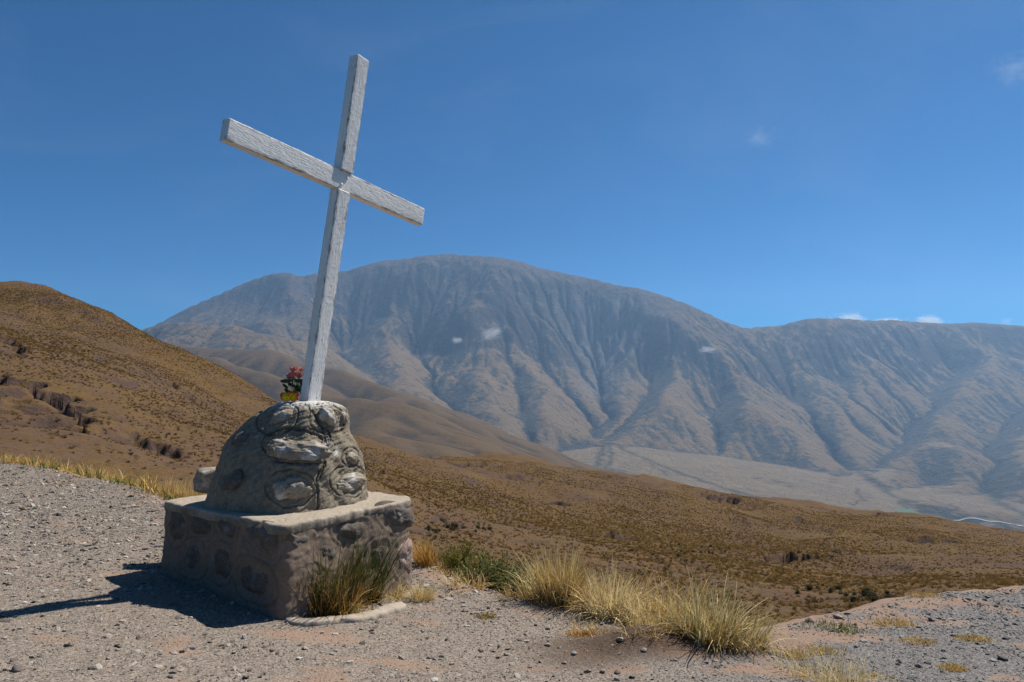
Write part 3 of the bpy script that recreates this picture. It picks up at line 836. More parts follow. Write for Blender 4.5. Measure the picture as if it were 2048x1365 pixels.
def straw_material(name, trans=0.25):
    m = NT(name)
    c = m.attr("col", "Color")
    d = m.n("ShaderNodeBsdfDiffuse"); t = m.n("ShaderNodeBsdfTranslucent"); mx = m.n("ShaderNodeMixShader")
    m.l(c, d.inputs[0]); m.l(c, t.inputs[0]); mx.inputs[0].default_value = trans
    m.l(d.outputs[0], mx.inputs[1]); m.l(t.outputs[0], mx.inputs[2]); m.l(mx.outputs[0], m.out.inputs["Surface"])
    return m.m
GRASS_MAT = straw_material("grass_blade")

def blades(n, length, spread, base_r, cols, width=0.004, segs=5, droop=0.6, lean=(0, 0), seed=0, len_var=0.35, flat=1.0, tipcols=None, kink=0.0):
    """Ribbon blades of one tuft: returns verts, faces, colours. cols: list of base colours; tipcols: list of tip colours."""
    r = np.random.default_rng(seed)
    az = r.random(n) * 2 * math.pi
    tilt = np.abs(r.normal(0, spread, n))
    L = length * (1 - len_var * r.random(n) ** 0.7)
    br = base_r * np.sqrt(r.random(n))
    baz = az + r.normal(0, 0.9, n)
    bx, by = br * np.cos(baz), br * np.sin(baz) * flat
    dr = droop * (0.3 + 0.9 * r.random(n))
    t = np.linspace(0, 1, segs + 1)
    ang = tilt[:, None] + dr[:, None] * t[None] ** 1.6 * (0.4 + tilt[:, None])          # angle from vertical along blade
    ang = np.minimum(ang, 2.0)
    step = L[:, None] / segs
    sa, ca = np.sin(ang), np.cos(ang)
    az2 = az[:, None] + r.normal(0, 0.18, n)[:, None] * t[None] + kink * r.normal(0, 1, (n, segs + 1)) * t[None]
    hx = np.cumsum(sa * np.cos(az2) * step, 1) - sa[:, :1] * np.cos(az2[:, :1]) * step
    hy = np.cumsum(sa * np.sin(az2) * step, 1) - sa[:, :1] * np.sin(az2[:, :1]) * step
    hz = np.cumsum(ca * step, 1) - ca[:, :1] * step
    lx = lean[0] * (hz / length) ** 1.3 * length; ly = lean[1] * (hz / length) ** 1.3 * length
    cx_, cy_ = bx[:, None] + hx + lx * np.sign(hz.clip(0)), by[:, None] + hy + ly
    tw = az + math.pi / 2 + r.normal(0, 0.7, n)
    w = width * (0.6 + 0.8 * r.random(n))[:, None] * (1 - t[None] ** 2 * 0.9)
    ox, oy = np.cos(tw)[:, None] * w / 2, np.sin(tw)[:, None] * w / 2
    A = np.stack([cx_ - ox, cy_ - oy, hz], -1); B = np.stack([cx_ + ox, cy_ + oy, hz], -1)
    V = np.stack([A, B], 2)                    # n, segs+1, 2, 3
    idx = np.arange(n * (segs + 1) * 2).reshape(n, segs + 1, 2)
    Fc = np.stack([idx[:, :-1, 0], idx[:, :-1, 1], idx[:, 1:, 1], idx[:, 1:, 0]], -1).reshape(-1, 4)
    cols = np.array(cols); tip = cols if tipcols is None else np.array(tipcols)
    cb = cols[r.integers(0, len(cols), n)]; ct = tip[r.integers(0, len(tip), n)]
    tint = (0.75 + 0.5 * r.random(n))[:, None, None]
    C = (cb[:, None] * (1 - t[None, :, None]) + ct[:, None] * t[None, :, None]) * tint
    C = np.repeat(C[:, :, None], 2, 2)
    C = np.concatenate([C, np.ones(C.shape[:-1] + (1,))], -1)
    return V.reshape(-1, 3), Fc, C.reshape(-1, 4)

def blade_mesh(name, parts, mat=None):
    Vs, Fs, Cs, k = [], [], [], 0
    for V, Fc, C in parts:
        Vs.append(V); Fs.append(Fc + k); Cs.append(C); k += len(V)
    me = mesh_np(name, np.concatenate(Vs), np.concatenate(Fs), True)
    add_attr(me, "col", np.concatenate(Cs), 'FLOAT_COLOR')
    me.materials.append(mat or GRASS_MAT)
    return me

def far_tussock_material():
    m = NT("hillside_tussock_straw")
    t = m.attr("tint", "Fac", 'INSTANCER')
    c = m.ramp(t, [(0.0, (0.05, 0.042, 0.019)), (0.12, (0.08, 0.056, 0.021)), (0.35, (0.148, 0.088, 0.028)), (0.7, (0.215, 0.130, 0.040)), (1.0, (0.33, 0.22, 0.082))])
    c = m.mix(1.0, c, m.attr("col", "Color"), 'MULTIPLY')
    d = m.n("ShaderNodeBsdfDiffuse"); t2 = m.n("ShaderNodeBsdfTranslucent"); mx = m.n("ShaderNodeMixShader"); mx.inputs[0].default_value = 0.35
    m.l(c, d.inputs[0]); m.l(c, t2.inputs[0]); m.l(d.outputs[0], mx.inputs[1]); m.l(t2.outputs[0], mx.inputs[2]); m.l(mx.outputs[0], m.out.inputs["Surface"])
    return m.m

def build_tussocks():
    mat = far_tussock_material()
    meshes = []
    for i in range(6):
        p = blades(46, 0.55, 0.6, 0.17, [(0.75, 0.7, 0.65)], width=0.045, segs=2, droop=0.9, seed=900 + i, tipcols=[(1.1, 1.1, 1.05)])
        meshes.append(blade_mesh("tussock_shape", [p], mat))
    n = 420000
    ymax = 330.0
    Y = np.sqrt(rng.random(n) * (ymax ** 2 - 12 ** 2) + 12 ** 2)
    U = rng.random(n) * 1.72 - 0.90; X = U * Y
    k0 = fbm(X / 26, Y / 26, 3, 141); k1 = fbm(X / 90, Y / 90, 3, 147)
    dens = np.clip(0.58 + 0.65 * k0 + 0.7 * k1, 0.05, 1) * np.clip((150 / Y) ** 0.7, 0, 1)
    sd = edge_dist(X, Y)
    dens *= (sd > 1.2)
    k = rng.random(n) < dens
    X, Y, k1 = X[k], Y[k], k1[k]
    Z = slope_lookup(X, Y)
    e = 0.6
    zx = (slope_lookup(X + e, Y) - Z) / e; zy = (slope_lookup(X, Y + e) - Z) / e
    nr = edge_dist(X, Y) < 9.0
    Z[nr] = np.maximum(Z[nr], ground_height(X[nr], Y[nr]))
    ok = np.hypot(zx, zy) < 0.95
    X, Y, Z, k1 = X[ok], Y[ok], Z[ok], k1[ok]; n = len(X)
    size = (0.34 + 0.55 * rng.random(n) ** 1.6) * (0.9 + 0.25 * k1)
    scl = np.stack([size * 1.05, size * 1.05, size * (0.65 + 0.5 * rng.random(n))], 1)
    rot = np.stack([rng.normal(0, 0.1, n), rng.normal(0, 0.1, n), rng.random(n) * 6.28], 1)
    scatter("tussock_grass", np.stack([X, Y, Z - 0.04], 1), scl, rot, rng.integers(0, 6, n), np.clip(rng.random(n) * 0.9 + 0.25 * k1, 0, 1), protos("tussock_shapes", meshes), "golden bunch grass dotting the hillside below the lookout")
    return n
print("tussocks", build_tussocks())

# ------------------------------------------------------------------ stone pedestal: base, cap, facing stones, mound with embedded boulders
PN, PL, PR = Vector((-1.61, 4.886)), Vector((-3.04, 6.02)), Vector((-0.845, 6.20))
PB = PL + PR - PN
PLINTH_TOP = 0.66
pedestal = empty("stone_pedestal", (-1.95, 6.05, 0.0), "squat plastered stone pedestal with a boulder-studded cement mound on top", "pedestal")

def local(V): return np.asarray(V, float) - np.array([-1.95, 6.05, 0.0])

def rounded_outline(corners, radii, spacing):
    pts = []
    n = len(corners)
    for i in range(n):
        p, q, r = corners[i - 1], corners[i], corners[(i + 1) % n]
        a = (p - q).normalized(); b = (r - q).normalized(); rad = radii[i]
        for t in np.linspace(0, 1, 9):
            pts.append(q + a * rad * (1 - t) ** 2 + b * rad * t ** 2)
    P = np.array([tuple(p) for p in pts]); P = np.vstack([P, P[:1]])
    d = np.concatenate([[0], np.cumsum(np.linalg.norm(np.diff(P, axis=0), axis=1))])
    s = np.linspace(0, d[-1], int(d[-1] / spacing) + 1)[:-1]
    return np.stack([np.interp(s, d, P[:, 0]), np.interp(s, d, P[:, 1])], 1), s

def face_pt(px, py, a, b):
    """Ray through a pixel onto the vertical plane through plan points a, b."""
    c, s = math.cos(PITCH), math.sin(PITCH)
    u, v = (px - CX) / F_PX, (CY - py) / F_PX
    d = Vector((u, c - v * s, s + v * c))
    nrm = Vector((b.y - a.y, -(b.x - a.x)))
    k = (a.x * nrm.x + a.y * nrm.y) / (d.x * nrm.x + d.y * nrm.y)
    return Vector((d.x * k, d.y * k, EYE + d.z * k))

_Z2 = lambda q: (310 + q[0] / 3.724, 960 + q[1] / 3.724)
LEFT_STONES = [[(245, 245), (400, 250), (425, 400), (400, 425), (270, 415), (245, 330)],
               [(440, 250), (590, 290), (600, 420), (560, 450), (470, 400)],
               [(640, 350), (730, 300), (880, 318), (915, 420), (905, 560), (870, 605), (760, 540), (660, 440)],
               [(215, 500), (260, 465), (330, 470), (375, 540), (370, 720), (220, 700), (200, 600)],
               [(430, 490), (540, 500), (560, 600), (550, 760), (440, 740), (415, 600)],
               [(620, 620), (700, 590), (850, 680), (885, 760), (880, 920), (640, 850), (600, 720)],
               [(105, 190), (220, 230), (225, 400), (190, 470), (105, 480), (95, 300)]]
RIGHT_STONES = [[(1650, 180), (1740, 150), (1940, 180), (1960, 300), (1940, 340), (1790, 400), (1700, 330), (1650, 260)],
                [(1760, 520), (1850, 440), (1940, 430), (1945, 560), (1920, 740), (1840, 760), (1770, 660)],
                [(1340, 340), (1450, 300), (1600, 300), (1620, 380), (1560, 470), (1400, 460), (1330, 400)],
                [(985, 365), (1040, 400), (1180, 390), (1195, 450), (1060, 560), (985, 530), (970, 430)],
                [(1200, 430), (1330, 450), (1390, 500), (1370, 640), (1240, 640), (1180, 520)],
                [(1610, 470), (1720, 440), (1750, 500), (1700, 700), (1620, 700), (1580, 560)]]

def rock_materials():
    m = NT("plaster_cement")
    v = m.coord("Object"); n1 = m.noise(v, 4.0, 5, 0.6); n2 = m.noise(v, 30.0, 6, 0.7); n3 = m.noise(v, 160.0, 3, 0.7)
    c = m.mix(n1, (0.17, 0.12, 0.088), (0.25, 0.19, 0.145))
    c = m.mix(m.ramp(n2, [(0.35, 0.55), (0.6, 0.0)]), c, (0.10, 0.085, 0.07))
    c = m.mix(m.math('MULTIPLY', m.attr("groove"), 0.3), c, (0.04, 0.03, 0.024))  # dirt-dark groove lines, their faint shade put into the colour too
    plaster = m.done(c, 0.92, m.bump(m.math('ADD', n2, m.math('MULTIPLY', n3, 0.4)), 0.55, 0.012), 0.1)
    m = NT("cap_cement")
    v = m.coord("Object"); n1 = m.noise(v, 3.0, 5, 0.6); n2 = m.noise(v, 35.0, 6, 0.7); n3 = m.noise(v, 190.0, 3, 0.7)
    c = m.mix(n1, (0.31, 0.255, 0.195), (0.41, 0.35, 0.275))
    c = m.mix(m.ramp(n2, [(0.34, 0.75), (0.56, 0.0)]), c, (0.18, 0.15, 0.115))
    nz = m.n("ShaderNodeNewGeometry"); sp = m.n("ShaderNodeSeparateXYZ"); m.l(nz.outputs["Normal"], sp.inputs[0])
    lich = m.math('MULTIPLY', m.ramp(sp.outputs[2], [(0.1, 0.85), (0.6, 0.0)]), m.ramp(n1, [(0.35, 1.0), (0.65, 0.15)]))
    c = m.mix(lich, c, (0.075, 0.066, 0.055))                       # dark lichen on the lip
    cap = m.done(c, 0.92, m.bump(m.math('ADD', n2, m.math('MULTIPLY', n3, 0.4)), 0.5, 0.012), 0.1)
    m = NT("mound_cement")
    v = m.coord("Object"); n1 = m.noise(v, 3.5, 5, 0.62); n2 = m.noise(v, 22.0, 6, 0.7); n3 = m.noise(v, 150.0, 3, 0.75)
    c = m.mix(n1, (0.205, 0.17, 0.124), (0.30, 0.25, 0.187))
    c = m.mix(m.ramp(n2, [(0.36, 0.7), (0.56, 0.0)]), c, (0.115, 0.10, 0.082))
    st = m.noise(m.coord("Object", (9, 9, 1.6)), 1.0, 4, 0.6)
    c = m.mix(m.ramp(st, [(0.62, 0.0), (0.74, 0.5)]), c, (0.10, 0.09, 0.078))
    lime = m.math('ADD', m.math('MULTIPLY', n2, 0.7), m.math('MULTIPLY', n1, 0.5))
    c = m.mix(m.ramp(lime, [(0.74, 0.0), (0.82, 0.55)]), c, (0.50, 0.48, 0.44))
    c = m.mix(m.attr("groove"), c, (0.085, 0.075, 0.062))
    c = m.mix(m.math('MULTIPLY', m.attr("limed"), m.ramp(n2, [(0.35, 0.2), (0.55, 1.0)])), c, (0.70, 0.68, 0.64))
    mound = m.done(c, 0.93, m.bump(m.math('ADD', n2, m.math('MULTIPLY', n3, 0.5)), 0.7, 0.022), 0.08)
    stones = []
    for nm, a, b, w in (("dark_granite", (0.075, 0.06, 0.048), (0.165, 0.135, 0.108), 0.15), ("pale_granite", (0.20, 0.16, 0.12), (0.38, 0.32, 0.25), 0.7), ("pink_granite", (0.22, 0.14, 0.11), (0.40, 0.28, 0.23), 0.3)):
        m = NT(nm)
        v = m.coord("Object"); n2 = m.noise(v, 25.0, 6, 0.72); n3 = m.noise(v, 110.0, 4, 0.7); n1 = m.noise(v, 6.0, 4, 0.6)
        c = m.mix(m.ramp(n3, [(0.35, 0.0), (0.65, 1.0)]), a, b)
        c = m.mix(m.ramp(n2, [(0.3, 0.7), (0.5, 0.0)]), c, (0.05, 0.046, 0.042))
        c = m.mix(m.math('MULTIPLY', m.ramp(n1, [(0.5, 0.0), (0.68, 1.0)]), w), c, (0.66, 0.64, 0.61))     # lime splashes
        stones.append(m.done(c, 0.9, m.bump(m.math('ADD', n2, m.math('MULTIPLY', n3, 0.45)), 0.8, 0.016), 0.12))
    return plaster, cap, mound, stones
PLASTER, CAP_MAT, MOUND_MAT, STONE_MATS = rock_materials()

def poly_dist(P, poly):
    """signed distance of points P (n,2) to polygon (positive outside)"""
    x, y = P[:, 0], P[:, 1]
    d = np.full(len(P), 1e9); inside = np.zeros(len(P), bool)
    n = len(poly)
    for i in range(n):
        ax, ay = poly[i]; bx, by = poly[(i + 1) % n]
        dx, dy = bx - ax, by - ay
        t = np.clip(((x - ax) * dx + (y - ay) * dy) / (dx * dx + dy * dy), 0, 1)
        d = np.minimum(d, np.hypot(x - ax - t * dx, y - ay - t * dy))
        c = ((ay > y) != (by > y)) & (x < (bx - ax) * (y - ay) / (by - ay + 1e-12) + ax)
        inside ^= c
    return np.where(inside, -d, d)

def chaikin(p, n=2):
    p = np.array(p, float)
    for _ in range(n):
        q = np.roll(p, -1, 0)
        p = np.stack([0.75 * p + 0.25 * q, 0.25 * p + 0.75 * q], 1).reshape(-1, 2)
    return p

def build_pedestal():
    corners = [PN, PR, PB, PL]
    out, s = rounded_outline(corners, [0.10, 0.22, 0.15, 0.09], 0.012)
    ctr = np.array([(PN.x + PR.x + PB.x + PL.x) / 4, (PN.y + PR.y + PB.y + PL.y) / 4])
    nrm = np.roll(out, -1, 0) - np.roll(out, 1, 0); nrm = np.stack([nrm[:, 1], -nrm[:, 0]], 1); nrm /= np.linalg.norm(nrm, axis=1)[:, None]
    nrm = np.where(((out - ctr) * nrm).sum(1, keepdims=True) < 0, -nrm, nrm)
    # plan axes of the two visible faces
    faces = []
    for a, b, polys in ((PN, PL, LEFT_STONES), (PN, PR, RIGHT_STONES)):
        ax = (b - a).normalized()
        on = Vector((ax.y, -ax.x)) if (Vector((ax.y, -ax.x)).dot(Vector((ctr[0], ctr[1])) - a) < 0) else Vector((-ax.y, ax.x))
        pol = []
        for poly in polys:
            w = [face_pt(*_Z2(q), a, b) for q in poly]
            pol.append(chaikin([((p.xy - a).dot(ax), p.z) for p in w], 2))
        faces.append((a, ax, on, pol))
    zs = np.linspace(-0.34, 0.60, 80)
    V = np.zeros((len(zs), len(out), 3)); GR = np.zeros((len(zs), len(out)))
    for j, z in enumerate(zs):
        h = (z + 0.1) / 0.7
        d = 0.030 * (1 - np.clip(h, -0.3, 1)) - 0.006
        d = d + 0.016 * fbm(s * 2.2, z * 2.2 + s * 0, 4, 161) + 0.005 * fbm(s * 14, z * 14 + s * 0, 3, 167)
        P2 = out + nrm * 0
        for gk, (a, ax, on, pol) in zip((1.0, 0.35), faces):
            t = (out[:, 0] - a.x) * ax.x + (out[:, 1] - a.y) * ax.y
            q = np.stack([t, np.full(len(t), z)], 1)
            facing = nrm[:, 0] * on.x + nrm[:, 1] * on.y > 0.8
            for p in pol:
                pd = poly_dist(q, p)
                g = np.exp(-((pd - 0.040) / 0.0075) ** 2) * 0.011 + smooth(0.03, -0.01, pd) * 0.012 - np.exp(-((pd - 0.02) / 0.012) ** 2) * 0.004
                d = d - np.where(facing, g * gk, 0)
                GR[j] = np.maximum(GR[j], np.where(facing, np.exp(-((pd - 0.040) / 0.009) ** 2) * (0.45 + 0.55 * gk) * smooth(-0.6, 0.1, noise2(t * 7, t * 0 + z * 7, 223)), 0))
        V[j, :, :2] = out + nrm * np.reshape(d, (-1, 1)); V[j, :, 2] = z
    me = mesh_np("base_body", local(V.reshape(-1, 3)), grid_faces(len(zs), len(out), wrap=True))
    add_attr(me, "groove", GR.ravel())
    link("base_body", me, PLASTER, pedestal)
    # cap: slab with a worn lip
    prof = [(-0.30, 0.585), (0.004, 0.588), (0.008, 0.60), (0.009, 0.625), (0.007, 0.644), (0.001, 0.655), (-0.010, 0.660), (-0.03, 0.662)]
    rings = [(o_, z) for o_, z in prof] + [(-t, 0.663) for t in (0.06, 0.1, 0.15, 0.2, 0.26, 0.33, 0.41, 0.5)]
    C = np.zeros((len(rings), len(out), 3))
    wob = 0.020 * fbm(s * 1.7, s * 0, 3, 171) + 0.010 * fbm(s * 9, s * 0, 3, 173)
    chip = np.clip(fbm(s * 5, s * 0 + 3, 3, 177) - 0.45, 0, None) * 0.06
    for j, (o_, z) in enumerate(rings):
        dd = o_ + (wob - chip * (0.3 if z < 0.6 else 1)) * math.exp(-abs(o_) * 6)
        C[j, :, :2] = out + nrm * dd[:, None] if o_ > -0.12 else ctr + (out - ctr) * (1 + o_ / 0.95)
        C[j, :, 2] = z - (chip * 0.4 + 0.0) * (z > 0.62) * math.exp(-abs(o_) * 20)
    C[..., 2] += np.where(np.array([r[1] for r in rings])[:, None] > 0.61, 0.008 * fbm(C[..., 0] * 3, C[..., 1] * 3, 4, 181), 0.004 * noise2(C[..., 0] * 4, C[..., 1] * 4, 183))
    k = len(rings) * len(out)
    Vc = np.vstack([C.reshape(-1, 3), [[ctr[0], ctr[1], 0.66]]])
    fc = grid_faces(len(rings), len(out), wrap=True)
    i0 = (len(rings) - 1) * len(out) + np.arange(len(out)); i1 = np.roll(i0, -1)
    tri = np.stack([i0, i1, np.full(len(out), k), np.full(len(out), k)], 1)
    bm = bmesh.new()
    bv = [bm.verts.new(v) for v in local(Vc)]
    for f in fc: bm.faces.new([bv[i] for i in f])
    for f in tri: bm.faces.new([bv[i] for i in f[:3]])
    for f in bm.faces: f.smooth = True
    bmesh.ops.recalc_face_normals(bm, faces=bm.faces)
    me = bpy.data.meshes.new("cement_cap"); bm.to_mesh(me); bm.free()
    link("cement_cap", me, CAP_MAT, pedestal, label="pale worn cement cap of the pedestal")
    # facing stones
    r = np.random.default_rng(5)
    kinds = [[0, 0, 0, 0, 0, 0, 0], [0, 2, 0, 0, 0, 0]]
    bulge = [[0.030, 0.028, 0.032, 0.026, 0.026, 0.024, 0.026], [0.022, 0.020, 0.012, 0.010, 0.010, 0.012]]
    for fi, (a, ax, on, pol) in enumerate(faces):
        for i, p in enumerate(pol):
            c = p.mean(0); nr = 12; m_ = len(p)
            rings = []
            for q in range(nr + 1):
                f = q / nr
                ins = math.sin(f * math.pi / 2)            # 0 outer .. 1 centre
                pr = c + (p - c) * (1 - 0.97 * ins)
                dep = -0.035 + (bulge[fi][i] + 0.035) * (1 - (1 - min(1, f * 1.6)) ** 2.4)
                seed = 200 + fi * 20 + i
                amp = 0.55 * bulge[fi][i] + 0.005
                dn = dep + amp * fbm(pr[:, 0] * 9, pr[:, 1] * 9, 4, seed) * min(1, f * 3) + 0.4 * amp * fbm(pr[:, 0] * 30, pr[:, 1] * 30, 2, seed + 1)
                rings.append(np.stack([a.x + ax.x * pr[:, 0] + on.x * dn, a.y + ax.y * pr[:, 0] + on.y * dn, pr[:, 1]], 1))
            Vv = np.concatenate(rings); Vv = np.vstack([Vv, rings[-1].mean(0)[None]])
            fc = grid_faces(nr + 1, m_, wrap=True)
            bm = bmesh.new(); bv = [bm.verts.new(v) for v in local(Vv)]
            for f in fc: bm.faces.new([bv[j] for j in f])
            for j in range(m_): bm.faces.new([bv[nr * m_ + j], bv[nr * m_ + (j + 1) % m_], bv[-1]])
            for f in bm.faces: f.smooth = True
            bmesh.ops.recalc_face_normals(bm, faces=bm.faces)
            me = bpy.data.meshes.new("facing_stone"); bm.to_mesh(me); bm.free()
            if me.polygons[0].normal.dot(Vector((on.x, on.y, 0))) < -2: me.flip_normals()
            link("facing_stone", me, STONE_MATS[kinds[fi][i]], pedestal)
build_pedestal()

# --- the mound
MOUND_PROF = [  # z, radius, centre x, centre y
    (0.60, 0.680, -1.955, 6.05), (0.66, 0.662, -1.955, 6.05), (0.74, 0.645, -1.95, 6.05), (0.86, 0.622, -1.945, 6.05), (0.957, 0.598, -1.94, 6.05), (1.05, 0.572, -1.935, 6.05),
    (1.135, 0.535, -1.93, 6.05), (1.21, 0.490, -1.92, 6.05), (1.268, 0.450, -1.91, 6.05), (1.33, 0.418, -1.88, 6.05), (1.40, 0.378, -1.855, 6.05), (1.45, 0.335, -1.83, 6.05),
    (1.485, 0.285, -1.82, 6.05), (1.507, 0.232, -1.81, 6.05), (1.518, 0.17, -1.80, 6.05), (1.523, 0.10, -1.80, 6.05), (1.525, 0.0, -1.80, 6.05)]
_Z1 = lambda q: (400 + q[0] / 4.016, 720 + q[1] / 4.016)
# embedded boulders: centre, half sizes, tilt (deg, image), material, bulge ; ring: centre, half sizes
EMB = [((790, 705), (225, 92), 7, 1, 0.062, (790, 690), (292, 148)),
       ((735, 1035), (128, 80), 0, 1, 0.055, (728, 1032), (205, 150)),
       ((1215, 972), (125, 72), 0, 1, 0.06, (1203, 978), (158, 128)),
       ((640, 445), (66, 55), -35, 1, 0.045, (620, 470), (175, 125)),
       ((1035, 468), (95, 58), 45, 1, 0.05, (1020, 470), (150, 122)),
       ((1235, 800), (62, 40), 20, 1, 0.035, (1212, 780), (72, 82)),
       ((1155, 460), (30, 55), 0, 1, 0.03, None, None),
       ((248, 950), (62, 85), 0, 0, 0.022, None, None),
       ((325, 640), (48, 64), 20, 0, 0.022, None, None)]
CRACKS = [([(845, 355), (880, 390), (920, 430), (950, 485), (975, 530), (992, 560), (1000, 600), (1012, 640), (1030, 680), (1008, 720), (1005, 770), (1000, 830), (985, 860), (960, 900), (945, 935), (932, 965), (945, 1000), (950, 1050), (945, 1110), (952, 1170), (935, 1215)], 1.9),
          ([(1000, 830), (990, 880), (972, 925), (958, 965), (940, 1000)], 1.2),
          ([(1040, 590), (1052, 620), (1035, 665), (1020, 700)], 2.2),
          ([(1000, 750), (1008, 800), (1008, 860), (990, 880)], 1.2),
          ([(975, 520), (1010, 560), (1060, 585), (1110, 570)], 1.2),
          ([(670, 552), (760, 556), (860, 572), (950, 605), (1010, 650)], 1.8),
          ([(595, 815), (700, 828), (820, 830), (930, 835), (1000, 828)], 1.6),
          ([(560, 590), (610, 565), (670, 552)], 1.4)]

def mound_verts(nz=165, nt=680):
    t = np.linspace(0, 1, nz) ; P = np.array(MOUND_PROF)
    dl = np.concatenate([[0], np.cumsum(np.hypot(np.diff(P[:, 0]), np.diff(P[:, 1])))]); dl /= dl[-1]
    prof = [np.interp(t, dl, P[:, i]) for i in range(4)]
    th = np.linspace(0, 2 * math.pi, nt, endpoint=False)
    T, Zz = np.meshgrid(th, prof[0]); Rr = prof[1][:, None] * np.ones_like(T)
    sq = 1 + 0.045 * np.cos(4 * (T - 0.35)) * smooth(0.1, 0.4, Rr)
    lump = 0.030 * fbm(np.cos(T) * 1.6 + Zz * 1.1, np.sin(T) * 1.6 + Zz * 1.9, 3, 191) * smooth(0.05, 0.3, Rr)
    tex = 0.0085 * fbm(T * Rr.clip(0.2) * 14, Zz * 14, 5, 197, 0.62)
    Rr = Rr * sq + lump + tex * smooth(0.02, 0.2, Rr)
    X = prof[2][:, None] + Rr * np.cos(T); Y = prof[3][:, None] + Rr * np.sin(T)
    Zz = Zz + 0.008 * fbm(X * 4, Y * 4, 3, 199) * smooth(1.35, 1.5, Zz)
    return np.stack([X, Y, Zz], -1)

